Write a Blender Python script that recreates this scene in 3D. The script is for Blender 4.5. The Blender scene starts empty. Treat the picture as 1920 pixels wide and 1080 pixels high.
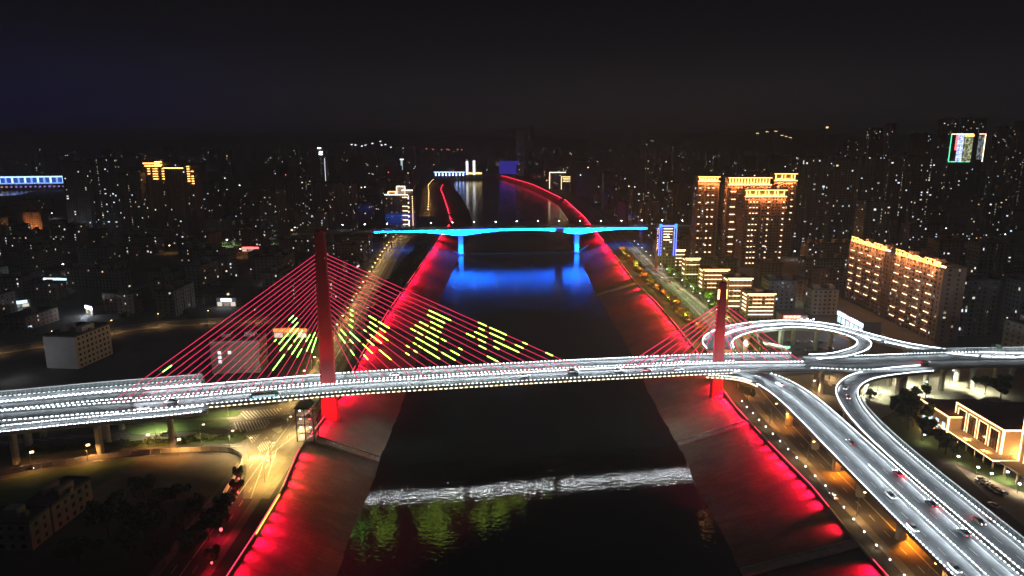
import bpy, math, random
from mathutils import Vector

# ------------------------------------------------------------------ camera, sky, exposure
SC = bpy.context.scene
COL = SC.collection
R = math.radians
FPX, PITCH, CAMZ = 1300.0, R(12.07), 142.0
cam_d = bpy.data.cameras.new('camera')
cam = bpy.data.objects.new('camera', cam_d)
COL.objects.link(cam)
cam.location = (0, 0, CAMZ)
cam.rotation_euler = (R(90) - PITCH, 0, 0)
cam_d.sensor_width = 36
cam_d.lens = FPX / 1920 * 36
cam_d.clip_end = 40000
SC.camera = cam

world = bpy.data.worlds.new('World')
SC.world = world
world.use_nodes = True
def build_world():
    nt = world.node_tree
    nt.nodes.clear()
    N = nt.nodes.new
    out = N('ShaderNodeOutputWorld')
    tc = N('ShaderNodeTexCoord')
    sep = N('ShaderNodeSeparateXYZ')
    nt.links.new(tc.outputs['Generated'], sep.inputs[0])
    # town glow: brightest at the horizon, nearly black overhead
    ramp = N('ShaderNodeValToRGB')
    e = ramp.color_ramp.elements
    e[0].position = 0.0; e[0].color = (0.0090, 0.0084, 0.0116, 1)
    m = ramp.color_ramp.elements.new(0.022); m.color = (0.0100, 0.0094, 0.0130, 1)
    e[1].position = 1.0; e[1].color = (0.0040, 0.0037, 0.0055, 1)
    m = ramp.color_ramp.elements.new(0.065); m.color = (0.0100, 0.0092, 0.0128, 1)
    m = ramp.color_ramp.elements.new(0.125); m.color = (0.0056, 0.0052, 0.0078, 1)
    m = ramp.color_ramp.elements.new(0.19); m.color = (0.0042, 0.0037, 0.0056, 1)
    nt.links.new(sep.outputs['Z'], ramp.inputs[0])
    # bluer towards the lit bridges on the wide river to the west
    mr = N('ShaderNodeMapRange'); mr.inputs[1].default_value = -0.18; mr.inputs[2].default_value = -0.60
    mr.interpolation_type = 'SMOOTHSTEP'
    nt.links.new(sep.outputs['X'], mr.inputs[0])
    mr2 = N('ShaderNodeMapRange'); mr2.inputs[1].default_value = 0.17; mr2.inputs[2].default_value = 0.0
    mr2.interpolation_type = 'SMOOTHSTEP'
    nt.links.new(sep.outputs['Z'], mr2.inputs[0])
    mu = N('ShaderNodeMath'); mu.operation = 'MULTIPLY'
    nt.links.new(mr.outputs[0], mu.inputs[0]); nt.links.new(mr2.outputs[0], mu.inputs[1])
    mix = N('ShaderNodeMix'); mix.data_type = 'RGBA'
    nt.links.new(mu.outputs[0], mix.inputs[0])
    nt.links.new(ramp.outputs[0], mix.inputs[6])
    mix.inputs[7].default_value = (0.0042, 0.0042, 0.0290, 1)
    noise = N('ShaderNodeTexNoise'); noise.inputs['Scale'].default_value = 2.2; noise.inputs['Detail'].default_value = 3
    nt.links.new(tc.outputs['Generated'], noise.inputs['Vector'])
    mrn = N('ShaderNodeMapRange'); mrn.inputs[3].default_value = 0.88; mrn.inputs[4].default_value = 1.12
    nt.links.new(noise.outputs[0], mrn.inputs[0])
    vm = N('ShaderNodeVectorMath'); vm.operation = 'SCALE'
    nt.links.new(mix.outputs[2], vm.inputs[0]); nt.links.new(mrn.outputs[0], vm.inputs['Scale'])
    b1 = N('ShaderNodeBackground'); b1.inputs[1].default_value = 0.85
    nt.links.new(vm.outputs[0], b1.inputs[0])
    sky = N('ShaderNodeTexSky'); sky.sky_type = 'NISHITA'; sky.sun_disc = False
    sky.sun_elevation = R(-8); sky.sun_rotation = R(200)
    b2 = N('ShaderNodeBackground'); b2.inputs[1].default_value = 0.05
    nt.links.new(sky.outputs[0], b2.inputs[0])
    add = N('ShaderNodeAddShader')
    nt.links.new(b1.outputs[0], add.inputs[0]); nt.links.new(b2.outputs[0], add.inputs[1])
    nt.links.new(add.outputs[0], out.inputs[0])
build_world()
sun_d = bpy.data.lights.new('moonlight', 'SUN')
sun_d.energy = 0.006; sun_d.angle = R(0.5); sun_d.color = (0.75, 0.82, 1.0)
sun = bpy.data.objects.new('moonlight', sun_d); COL.objects.link(sun)
sun.rotation_euler = (R(38), 0, R(-35))
SC.view_settings.view_transform = 'Standard'
SC.view_settings.look = 'None'
SC.view_settings.exposure = 0.0
SC.view_settings.gamma = 1.0
SC.view_settings.use_curve_mapping = False
cy = SC.cycles
SC.render.engine = 'CYCLES'
cy.use_denoising = True
try:
    cy.denoiser = 'OPENIMAGEDENOISE'
    cy.denoising_input_passes = 'RGB_ALBEDO_NORMAL'
    cy.denoising_prefilter = 'ACCURATE'
except Exception:
    pass
cy.max_bounces = 3; cy.diffuse_bounces = 1; cy.glossy_bounces = 2; cy.transmission_bounces = 3
cy.volume_bounces = 0; cy.transparent_max_bounces = 6
cy.caustics_reflective = False; cy.caustics_refractive = False
cy.sample_clamp_indirect = 40.0
cy.use_light_tree = True
cy.use_adaptive_sampling = True; cy.adaptive_threshold = 0.03
cy.pixel_filter_type = 'BLACKMAN_HARRIS'
cy.filter_width = 1.5
SC.render.film_transparent = False

# ------------------------------------------------------------------ helpers
def px(x, y, z):
    """point at height z seen at pixel (x, y) of the 1920x1080 photograph (used to survey the site)"""
    a = (x - 960) / FPX; b = (540 - y) / FPX
    rx, ry, rz = a, b * math.sin(PITCH) + math.cos(PITCH), b * math.cos(PITCH) - math.sin(PITCH)
    t = (z - CAMZ) / rz
    return Vector((rx * t, ry * t, z))
def pxl(pts, z):
    return [px(x, y, z) for x, y in pts]
def lerp(a, b, t): return a + (b - a) * t
rng = random.Random(7)

ONES = ['zeroth', 'first', 'second', 'third', 'fourth', 'fifth', 'sixth', 'seventh', 'eighth', 'ninth', 'tenth',
        'eleventh', 'twelfth', 'thirteenth', 'fourteenth', 'fifteenth', 'sixteenth', 'seventeenth', 'eighteenth', 'nineteenth']
TENS = {2: ('twenty', 'twentieth'), 3: ('thirty', 'thirtieth'), 4: ('forty', 'fortieth'), 5: ('fifty', 'fiftieth')}
def nth(n):
    if n < 20: return ONES[n]
    t, o = divmod(n, 10)
    return TENS[t][1] if o == 0 else TENS[t][0] + '-' + ONES[o]

class MB:
    def __init__(self): self.v = []; self.f = []
    def quad(self, a, b, c, d):
        n = len(self.v); self.v += [tuple(a), tuple(b), tuple(c), tuple(d)]; self.f.append((n, n+1, n+2, n+3)); return self
    def box(self, x0, x1, y0, y1, z0, z1, bottom=True):
        n = len(self.v)
        self.v += [(x0,y0,z0),(x1,y0,z0),(x1,y1,z0),(x0,y1,z0),(x0,y0,z1),(x1,y0,z1),(x1,y1,z1),(x0,y1,z1)]
        self.f += [(n+4,n+5,n+6,n+7),(n,n+1,n+5,n+4),(n+1,n+2,n+6,n+5),(n+2,n+3,n+7,n+6),(n+3,n,n+4,n+7)]
        if bottom: self.f.append((n+3,n+2,n+1,n))
        return self
    def obox(self, c, ux, uy, lx, ly, z0, z1):
        """box of footprint lx by ly centred at c, along unit vectors ux, uy"""
        n = len(self.v)
        for z in (z0, z1):
            for sx, sy in ((-1,-1),(1,-1),(1,1),(-1,1)):
                self.v.append((c[0]+ux[0]*sx*lx/2+uy[0]*sy*ly/2, c[1]+ux[1]*sx*lx/2+uy[1]*sy*ly/2, z))
        self.f += [(n+4,n+5,n+6,n+7),(n,n+1,n+5,n+4),(n+1,n+2,n+6,n+5),(n+2,n+3,n+7,n+6),(n+3,n,n+4,n+7),(n+3,n+2,n+1,n)]
        return self
    def prism(self, poly, z0, z1):
        n = len(self.v); k = len(poly)
        self.v += [(p[0], p[1], z0) for p in poly] + [(p[0], p[1], z1) for p in poly]
        self.f.append(tuple(range(n+k, n+2*k))); self.f.append(tuple(range(n+k-1, n-1, -1)))
        for i in range(k):
            j = (i+1) % k
            self.f.append((n+i, n+j, n+k+j, n+k+i))
        return self
    def tube(self, pts, r, k=6, cap=True):
        pts = [Vector(p) for p in pts]; m = len(pts); n = len(self.v)
        rr = r if isinstance(r, (list, tuple)) else [r]*m
        for i, p in enumerate(pts):
            d = (pts[min(i+1, m-1)] - pts[max(i-1, 0)]).normalized()
            u = d.cross(Vector((0,0,1)))
            if u.length < 1e-4: u = Vector((1,0,0))
            u.normalize(); w = u.cross(d)
            for q in range(k):
                a = 2*math.pi*q/k
                self.v.append(tuple(p + (u*math.cos(a) + w*math.sin(a))*rr[i]))
        for i in range(m-1):
            for q in range(k):
                a = n+i*k+q; b = n+i*k+(q+1) % k
                self.f.append((a, a+k, b+k, b))
        if cap:
            self.f.append(tuple(n+q for q in range(k)))
            self.f.append(tuple(n+(m-1)*k+q for q in range(k-1, -1, -1)))
        return self
    def loft(self, secs, cap=True):
        """rings of equal count"""
        n = len(self.v); k = len(secs[0])
        for s in secs: self.v += [tuple(p) for p in s]
        for i in range(len(secs)-1):
            for q in range(k):
                a = n+i*k+q; b = n+i*k+(q+1) % k
                self.f.append((a, b, b+k, a+k))
        if cap:
            self.f.append(tuple(n+q for q in range(k-1, -1, -1)))
            self.f.append(tuple(n+(len(secs)-1)*k+q for q in range(k)))
        return self
    def ball(self, c, r, k=8, m=5, sz=1.0):
        secs = []
        for i in range(m+1):
            t = math.pi*(0.02 + 0.96*i/m) - math.pi/2
            secs.append([(c[0]+r*math.cos(t)*math.cos(2*math.pi*q/k), c[1]+r*math.cos(t)*math.sin(2*math.pi*q/k), c[2]+r*sz*math.sin(t)) for q in range(k)])
        return self.loft(secs)
    def mesh(self, name, mat=None, smooth=False, off=None):
        me = bpy.data.meshes.new(name)
        v = self.v if off is None else [(a[0]-off[0], a[1]-off[1], a[2]-off[2]) for a in self.v]
        me.from_pydata(v, [], self.f)
        if mat: me.materials.append(mat)
        if smooth: me.polygons.foreach_set('use_smooth', [True]*len(me.polygons))
        me.update()
        return me

def link(name, data, parent=None, loc=None, rz=0.0):
    o = bpy.data.objects.new(name, data); COL.objects.link(o)
    if parent: o.parent = parent
    if loc is not None: o.location = loc
    if rz: o.rotation_euler = (0, 0, rz)
    return o
def absloc(o):
    p = Vector(o.location)
    while o.parent: o = o.parent; p += Vector(o.location)
    return p
def part(name, mb, mat, parent, smooth=False, stuff=False, world=True):
    """one mesh part; its coordinates are given in the site frame and moved to the parent's frame"""
    o = link(name, mb.mesh(name, mat, smooth, absloc(parent) if world else None), parent)
    if stuff: o['kind'] = 'stuff'
    return o
def tag(o, label, cat, group=None):
    o['label'] = label; o['category'] = cat
    if group: o['group'] = group
    return o
def thing(name, label, cat, loc=(0,0,0), rz=0.0, group=None):
    o = bpy.data.objects.new(name, None); COL.objects.link(o)
    o.empty_display_size = 0.5
    o.location = loc; o.rotation_euler = (0, 0, rz)
    return tag(o, label, cat, group)
def struct(name, mb, mat, smooth=False):
    o = link(name, mb.mesh(name, mat, smooth)); o['kind'] = 'structure'
    return o
def dup(root, loc, rz=0.0, label=None, scale=None, group=None, swap=None):
    def cp(o, par):
        c = o.copy(); COL.objects.link(c); c.parent = par
        if swap and o.type == 'MESH' and o.name.split('.')[0] in swap:
            c.data = swap[o.name.split('.')[0]]
        for ch in o.children: cp(ch, c)
        return c
    r = cp(root, None)
    r.location = loc; r.rotation_euler = (0, 0, rz)
    if scale: r.scale = scale if isinstance(scale, tuple) else (scale,)*3
    if label: r['label'] = label
    if group: r['group'] = group
    return r
def lamp(kind, name, loc, energy, color, parent=None, size=0.3, target=None, spot=None, blend=0.6, sx=None, sy=None):
    d = bpy.data.lights.new(name, kind)
    d.energy = energy; d.color = color
    if kind == 'AREA':
        d.shape = 'RECTANGLE'; d.size = sx; d.size_y = sy
    else: d.shadow_soft_size = size
    if kind == 'SPOT': d.spot_size = spot; d.spot_blend = blend
    o = bpy.data.objects.new(name, d); COL.objects.link(o)
    loc = Vector(loc)
    if parent:
        o.parent = parent; o.location = loc - absloc(parent)
    else: o.location = loc
    if target is not None:
        o.rotation_euler = (Vector(target) - loc).to_track_quat('-Z', 'Y').to_euler()
    return o

# ------------------------------------------------------------------ materials
def mat(name, col, rough=0.8, var=0.25, scale=0.4, metal=0.0, bump=0.0, bscale=3.0, spec=0.5):
    m = bpy.data.materials.new(name); m.use_nodes = True
    nt = m.node_tree; b = nt.nodes['Principled BSDF']
    b.inputs['Roughness'].default_value = rough; b.inputs['Metallic'].default_value = metal
    b.inputs['Specular IOR Level'].default_value = spec
    tc = nt.nodes.new('ShaderNodeTexCoord')
    n1 = nt.nodes.new('ShaderNodeTexNoise'); n1.inputs['Scale'].default_value = scale; n1.inputs['Detail'].default_value = 5
    n1.inputs['Roughness'].default_value = 0.65
    nt.links.new(tc.outputs['Object'], n1.inputs['Vector'])
    mx = nt.nodes.new('ShaderNodeMix'); mx.data_type = 'RGBA'
    mx.inputs[6].default_value = tuple(c*(1-var) for c in col) + (1,)
    mx.inputs[7].default_value = tuple(min(1, c*(1+var)) for c in col) + (1,)
    mr = nt.nodes.new('ShaderNodeMapRange'); mr.inputs[1].default_value = 0.3; mr.inputs[2].default_value = 0.7
    nt.links.new(n1.outputs[0], mr.inputs[0])
    nt.links.new(mr.outputs[0], mx.inputs[0])
    nt.links.new(mx.outputs[2], b.inputs['Base Color'])
    if bump:
        n2 = nt.nodes.new('ShaderNodeTexNoise'); n2.inputs['Scale'].default_value = bscale; n2.inputs['Detail'].default_value = 3
        nt.links.new(tc.outputs['Object'], n2.inputs['Vector'])
        bp = nt.nodes.new('ShaderNodeBump'); bp.inputs['Distance'].default_value = bump
        nt.links.new(n2.outputs[0], bp.inputs['Height']); nt.links.new(bp.outputs[0], b.inputs['Normal'])
    return m
def emis(name, col, strength, sample=True):
    m = bpy.data.materials.new(name); m.use_nodes = True
    nt = m.node_tree; nt.nodes.clear()
    o = nt.nodes.new('ShaderNodeOutputMaterial'); e = nt.nodes.new('ShaderNodeEmission')
    e.inputs[0].default_value = tuple(col) + (1,); e.inputs[1].default_value = strength
    nt.links.new(e.outputs[0], o.inputs[0])
    m.cycles.emission_sampling = 'FRONT_BACK' if sample else 'NONE'
    return m

M = {}
M['asphalt'] = mat('asphalt', (0.055,0.055,0.058), 0.75, 0.3, 0.25, bump=0.01, bscale=6)
M['deck_asphalt'] = mat('deck_asphalt', (0.115,0.118,0.125), 0.62, 0.35, 0.12)
M['concrete'] = mat('concrete', (0.36,0.35,0.33), 0.85, 0.18, 0.35)
M['parapet'] = mat('parapet', (0.42,0.43,0.44), 0.7, 0.15, 0.5)
M['pylon'] = mat('pylon_lit_red', (0.46,0.035,0.035), 0.6, 0.12, 0.25)  # red of the floodlights is put into the base colour
M['earth'] = mat('earth', (0.055,0.052,0.045), 0.95, 0.5, 0.03)
M['dirt'] = mat('dirt', (0.13,0.105,0.075), 0.95, 0.35, 0.08)
M['grass'] = mat('grass', (0.055,0.10,0.025), 0.95, 0.35, 0.3, bump=0.08, bscale=1.5)
M['paving'] = mat('paving', (0.20,0.18,0.15), 0.85, 0.2, 0.3)
M['paint'] = mat('road_paint', (0.75,0.74,0.68), 0.7, 0.15, 1.2)
M['steel'] = mat('steel', (0.30,0.31,0.32), 0.45, 0.15, 1.0, metal=0.6)
M['dark_steel'] = mat('dark_steel', (0.05,0.05,0.055), 0.5, 0.2, 1.0, metal=0.4)
M['glass'] = mat('glass_pane', (0.025,0.03,0.035), 0.12, 0.2, 0.5)
M['panel'] = mat('barrier_panel', (0.05,0.065,0.065), 0.35, 0.2, 0.2)
M['bark'] = mat('bark', (0.09,0.065,0.045), 0.95, 0.3, 2.0)
M['girder'] = mat('girder_concrete', (0.50,0.50,0.50), 0.8, 0.12, 0.2)
M['rock'] = mat('hill', (0.03,0.035,0.03), 0.95, 0.3, 0.002)
for i, c in enumerate([(0.30,0.27,0.24),(0.24,0.23,0.23),(0.36,0.33,0.29),(0.28,0.20,0.16),(0.20,0.21,0.23),(0.33,0.31,0.30)]):
    M['wall%d' % i] = mat('wall_render_%d' % i, c, 0.88, 0.15, 0.15)
M['wall_brown'] = mat('wall_brown', (0.30,0.19,0.14), 0.85, 0.15, 0.15)
M['wall_cream'] = mat('wall_cream', (0.50,0.40,0.28), 0.85, 0.12, 0.15)
M['roof'] = mat('roof_felt', (0.09,0.085,0.085), 0.9, 0.35, 0.2)
M['roof_red'] = mat('roof_red_brown', (0.14,0.07,0.06), 0.9, 0.3, 0.2)
M['white'] = mat('white_paint', (0.72,0.72,0.70), 0.6, 0.1, 0.4)
for i, c in enumerate([(0.08,0.125,0.035),(0.10,0.12,0.035),(0.06,0.10,0.03)]):
    M['leaf%d' % i] = mat('leaves_%d' % i, c, 0.75, 0.45, 1.2)
def glow(name, col, s, sample=True): M[name] = emis(name, col, s, sample)
glow('lamp_white', (0.86,0.95,1.0), 16.0)
glow('lamp_beige', (1.0,0.78,0.50), 6.0)
glow('win_white', (0.92,0.94,1.0), 1.5, False)
glow('win_pale', (1.0,0.88,0.70), 0.9, False)
glow('win_cool', (0.62,0.80,1.0), 1.7, False)
glow('win_warm', (1.0,0.72,0.40), 1.6, False)
glow('win_dim', (0.95,0.75,0.55), 0.35, False)
glow('strip_warm', (1.0,0.44,0.10), 8.0)
glow('strip_white', (1.0,0.66,0.38), 6.0)
glow('crown_orange', (1.0,0.42,0.08), 7.0)
glow('cable_red', (1.0,0.035,0.13), 1.25)
glow('tube_green', (0.30,1.0,0.11), 8.0)
glow('tube_yellow', (0.60,0.90,0.085), 8.0)
glow('bulb_white', (0.92,0.96,1.0), 12.0, False)
glow('bulb_bright', (0.92,0.96,1.0), 70.0, False)
glow('bulb_orange', (1.0,0.62,0.22), 12.0, False)
glow('bulb_red', (1.0,0.05,0.06), 8.0, False)
glow('bulb_green', (0.45,1.0,0.35), 6.0, False)
glow('head_white', (1.0,0.97,0.9), 9.0, False)
glow('tail_red', (1.0,0.03,0.05), 3.5, False)
glow('strip_red', (1.0,0.03,0.08), 6.0, False)
glow('strip_amber', (1.0,0.36,0.05), 6.0)
glow('strip_blue', (0.10,0.14,1.0), 5.0, False)
glow('strip_cyan', (0.02,0.18,1.0), 4.5, False)
glow('sign_red', (1.0,0.10,0.10), 5.0, False)
glow('sign_white', (0.80,0.86,1.0), 7.0)
glow('sign_green', (0.10,0.9,0.45), 3.0, False)
glow('sign_gold', (1.0,0.75,0.30), 4.0, False)
WHITE_L = (0.80,0.92,1.0)
RED_L = (1.0,0.003,0.042)
ORANGE_L = (1.0,0.50,0.12)

# ------------------------------------------------------------------ ground, banks and water
GZ = 11.0
def polyfun(pts):
    pts = sorted(((p.y, p.x) for p in pts))
    def f(y):
        if y <= pts[0][0]:
            (y0, x0), (y1, x1) = pts[0], pts[2]
        elif y >= pts[-1][0]: return pts[-1][1]
        else:
            for (y0, x0), (y1, x1) in zip(pts, pts[1:]):
                if y0 <= y <= y1: break
        return x0 + (x1-x0)*(y-y0)/(y1-y0)
    return f
LT = polyfun(pxl([(430,1080),(482,1000),(530,920),(560,848),(598,800),(640,740),(685,655),(730,582),(800,482),(830,440),(846,418),(840,395),(832,370),(826,355),(832,343),(846,335),(858,331)], GZ))
LW = polyfun(pxl([(628,1075),(656,1000),(669,965),(688,930),(713,856),(757,745),(776,690),(800,630),(826,560),(846,513),(866,470),(880,440),(886,420),(880,395),(866,370),(852,352),(850,343),(858,337),(870,333)], 0))
RT = polyfun(pxl([(1657,1078),(1594,1007),(1563,967),(1522,916),(1500,894),(1440,832),(1378,765),(1345,720),(1307,662),(1270,615),(1232,570),(1192,532),(1145,470),(1120,440),(1095,408),(1060,376),(1000,347),(950,332),(930,328)], GZ))
RW = polyfun(pxl([(1391,1075),(1363,1020),(1338,970),(1309,920),(1294,880),(1275,840),(1218,740),(1180,655),(1150,605),(1120,556),(1097,507),(1085,475),(1075,440),(1066,410),(1048,385),(1026,368),(985,350),(945,338),(930,334)], 0))
YEND = 2650.0
ys = [-400, -200, -60, 40, 110] + [160+6*i for i in range(70)] + [590+12*i for i in range(50)]
y = ys[-1]
while y < YEND: y += 50; ys.append(min(y, YEND))

def noise1(x, s=0):
    return math.sin(x*0.37+s)+0.6*math.sin(x*0.83+1.7*s)+0.4*math.sin(x*1.9+2.3*s)
def bank(name, top, wat, side):
    mb = MB(); K = 10
    for y in ys:
        for k in range(K+1):
            t = k/K
            x = lerp(top(y), wat(y)+side*3.0, t)
            z = lerp(GZ, -0.9, t)
            if 0 < k < K: z += 0.12*noise1(y*0.5+k*3.1, k)*(0.6 if k < 3 else 1)
            mb.v.append((x, y, z))
    for i in range(len(ys)-1):
        for k in range(K):
            a = i*(K+1)+k
            f = (a, a+1, a+K+2, a+K+1)
            mb.f.append(f if side > 0 else f[::-1])
    return mb
def bank_mat():
    m = mat('bank_concrete', (0.100,0.074,0.044), 0.85, 0.42, 0.09, bump=0.10, bscale=0.9)
    nt = m.node_tree; b = nt.nodes['Principled BSDF']
    # cast concrete slabs: faint joints across and along the slope
    tc = nt.nodes.new('ShaderNodeTexCoord')
    w = nt.nodes.new('ShaderNodeTexBrick')
    w.inputs['Scale'].default_value = 0.12; w.inputs['Mortar Size'].default_value = 0.012
    w.inputs['Color1'].default_value = (1,1,1,1); w.inputs['Color2'].default_value = (0.8,0.8,0.8,1); w.inputs['Mortar'].default_value = (0.45,0.45,0.45,1)
    nt.links.new(tc.outputs['Object'], w.inputs['Vector'])
    old = b.inputs['Base Color'].links[0].from_socket
    mx = nt.nodes.new('ShaderNodeMix'); mx.data_type = 'RGBA'; mx.blend_type = 'MULTIPLY'; mx.inputs[0].default_value = 1
    nt.links.new(old, mx.inputs[6]); nt.links.new(w.outputs[0], mx.inputs[7]); nt.links.new(mx.outputs[2], b.inputs['Base Color'])
    # lighter and darker streaks running down the slope
    mp = nt.nodes.new('ShaderNodeMapping'); mp.inputs['Scale'].default_value = (0.05, 0.30, 0.2)
    nt.links.new(tc.outputs['Object'], mp.inputs[0])
    ns = nt.nodes.new('ShaderNodeTexNoise'); ns.inputs['Scale'].default_value = 1.0; ns.inputs['Detail'].default_value = 4; ns.inputs['Roughness'].default_value = 0.7
    nt.links.new(mp.outputs[0], ns.inputs['Vector'])
    ra = nt.nodes.new('ShaderNodeValToRGB'); ra.color_ramp.elements[0].position = 0.36; ra.color_ramp.elements[0].color = (0.62,0.62,0.62,1); ra.color_ramp.elements[1].position = 0.62; ra.color_ramp.elements[1].color = (1.12,1.12,1.12,1)
    nt.links.new(ns.outputs[0], ra.inputs[0])
    m2 = nt.nodes.new('ShaderNodeMix'); m2.data_type = 'RGBA'; m2.blend_type = 'MULTIPLY'; m2.inputs[0].default_value = 1
    nt.links.new(mx.outputs[2], m2.inputs[6]); nt.links.new(ra.outputs[0], m2.inputs[7]); nt.links.new(m2.outputs[2], b.inputs['Base Color'])
    return m
M['bank'] = bank_mat()
struct('river_bank', bank('river_bank', LT, LW, 1), M['bank'], True)
struct('river_bank', bank('river_bank', RT, RW, -1), M['bank'], True)

def ground():
    mb = MB(); FAR = 16000
    for s, top in ((-1, LT), (1, RT)):
        n = len(mb.v)
        for y in ys:
            mb.v.append((top(y), y, GZ)); mb.v.append((s*FAR, y, GZ))
        for i in range(len(ys)-1):
            a = n+2*i
            f = (a, a+2, a+3, a+1)
            mb.f.append(f if s > 0 else f[::-1])
    n = len(mb.v)
    mb.v += [(-FAR, YEND, GZ), (LT(YEND), YEND, GZ), (RT(YEND), YEND, GZ), (FAR, YEND, GZ), (FAR, 30000, GZ), (-FAR, 30000, GZ)]
    mb.f.append((n, n+1, n+2, n+3, n+4, n+5))
    mb.quad((LT(YEND), YEND, GZ), (LT(YEND), YEND, -2), (RT(YEND), YEND, -2), (RT(YEND), YEND, GZ))
    return mb
struct('ground', ground(), M['earth'])

def water_mat():
    m = bpy.data.materials.new('river_water'); m.use_nodes = True
    nt = m.node_tree; b = nt.nodes['Principled BSDF']
    b.inputs['Base Color'].default_value = (0.006,0.011,0.009,1)
    b.inputs['Roughness'].default_value = 0.085; b.inputs['IOR'].default_value = 1.33
    tc = nt.nodes.new('ShaderNodeTexCoord')
    # unresolved ripples: smooth near the bridges' lee, rougher up the open reach
    sp = nt.nodes.new('ShaderNodeSeparateXYZ'); nt.links.new(tc.outputs['Object'], sp.inputs[0])
    rg = nt.nodes.new('ShaderNodeMapRange'); rg.inputs[1].default_value = 230; rg.inputs[2].default_value = 620; rg.inputs[3].default_value = 0.02; rg.inputs[4].default_value = 0.13
    nt.links.new(sp.outputs['Y'], rg.inputs[0]); nt.links.new(rg.outputs[0], b.inputs['Roughness'])
    prev = None
    for sc, dist, det in ((0.55, 0.078, 1.0), (0.16, 0.050, 1.0), (1.2, 0.020, 1.0)):
        mp = nt.nodes.new('ShaderNodeMapping'); mp.inputs['Rotation'].default_value = (0, 0, 0.35)
        mp.inputs['Scale'].default_value = (0.78, 1.0, 1.0)
        nt.links.new(tc.outputs['Object'], mp.inputs[0])
        n = nt.nodes.new('ShaderNodeTexNoise'); n.inputs['Scale'].default_value = sc; n.inputs['Detail'].default_value = det
        nt.links.new(mp.outputs[0], n.inputs['Vector'])
        bp = nt.nodes.new('ShaderNodeBump'); bp.inputs['Distance'].default_value = dist
        nt.links.new(n.outputs[0], bp.inputs['Height'])
        if prev: nt.links.new(prev.outputs[0], bp.inputs['Normal'])
        prev = bp
    nt.links.new(prev.outputs[0], b.inputs['Normal'])
    return m
M['water'] = water_mat()
wm = MB()
for y in ys:
    wm.v.append((LW(y)-14, y, 0)); wm.v.append((RW(y)+14, y, 0))
for i in range(len(ys)-1): wm.f.append((2*i, 2*i+1, 2*i+3, 2*i+2))
struct('water', wm, M['water'])

# ------------------------------------------------------------------ ribbons (elevated roads)
def catmull(pts, step=4.0):
    pts = [Vector(p) for p in pts]
    P = [pts[0]*2-pts[1]] + pts + [pts[-1]*2-pts[-2]]
    out = []
    for i in range(1, len(P)-2):
        p0, p1, p2, p3 = P[i-1], P[i], P[i+1], P[i+2]
        n = max(2, int((p2-p1).length/step))
        for k in range(n):
            t = k/n
            out.append(0.5*((2*p1)+(p2-p0)*t+(2*p0-5*p1+4*p2-p3)*t*t+(3*p1-p0-3*p2+p3)*t**3))
    out.append(pts[-1])
    return out
class Path:
    def __init__(self, pts, step=4.0):
        self.p = catmull(pts, step); n = len(self.p)
        self.s = [0.0]
        for a, b in zip(self.p, self.p[1:]): self.s.append(self.s[-1]+(b-a).length)
        self.len = self.s[-1]
        self.r = []
        for i in range(n):
            d = self.p[min(i+1, n-1)]-self.p[max(i-1, 0)]
            self.r.append(Vector((d.y, -d.x, 0)).normalized())
    def at(self, s):
        s = max(0, min(self.len-1e-6, s))
        lo, hi = 0, len(self.s)-1
        while hi-lo > 1:
            m = (lo+hi)//2
            if self.s[m] <= s: lo = m
            else: hi = m
        t = (s-self.s[lo])/max(1e-9, self.s[hi]-self.s[lo])
        p = self.p[lo].lerp(self.p[hi], t); r = self.r[lo].lerp(self.r[hi], t).normalized()
        d = Vector((-r.y, r.x, 0))
        return p, r, d
    def off(self, s, o, z=0.0):
        p, r, d = self.at(s)
        return p + r*o + Vector((0, 0, z))
def frange(a, b, st):
    n = max(1, int(round((b-a)/st)))
    return [a+(b-a)*i/n for i in range(n+1)]
def sweep(path, sec, s0=0.0, s1=None, step=4.0, mb=None):
    """sweep a closed cross-section [(offset right, height)] along the path"""
    s1 = path.len if s1 is None else s1
    mb = mb or MB()
    secs = []
    for s in frange(s0, s1, step):
        p, r, d = path.at(s)
        secs.append([tuple(p + r*o + Vector((0,0,z))) for o, z in sec])
    return mb.loft(secs)
def sheet(path, o0, o1, z, s0=0.0, s1=None, step=4.0, mb=None):
    s1 = path.len if s1 is None else s1
    mb = mb or MB(); n = len(mb.v)
    ss = frange(s0, s1, step)
    for s in ss:
        p, r, d = path.at(s)
        mb.v.append(tuple(p+r*o0+Vector((0,0,z)))); mb.v.append(tuple(p+r*o1+Vector((0,0,z))))
    for i in range(len(ss)-1):
        a = n+2*i; mb.f.append((a, a+1, a+3, a+2))
    return mb
def dashes(path, offs, z, length=4.0, gap=6.0, w=0.18, s0=0, s1=None, mb=None):
    s1 = path.len if s1 is None else s1
    mb = mb or MB()
    for o in offs:
        s = s0+1
        while s+length < s1:
            sheet(path, o-w/2, o+w/2, z, s, s+length, 4.0, mb); s += length+gap
    return mb
def lamp_row(path, o, z, spacing, s0, s1, size=(0.85,0.16,0.20), mb=None):
    mb = mb or MB()
    s = s0
    while s < s1:
        p, r, d = path.at(s)
        c = p+r*o
        mb.obox(c, d, r, size[0], size[1], c.z+z, c.z+z+size[2]); s += spacing
    return mb
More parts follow.
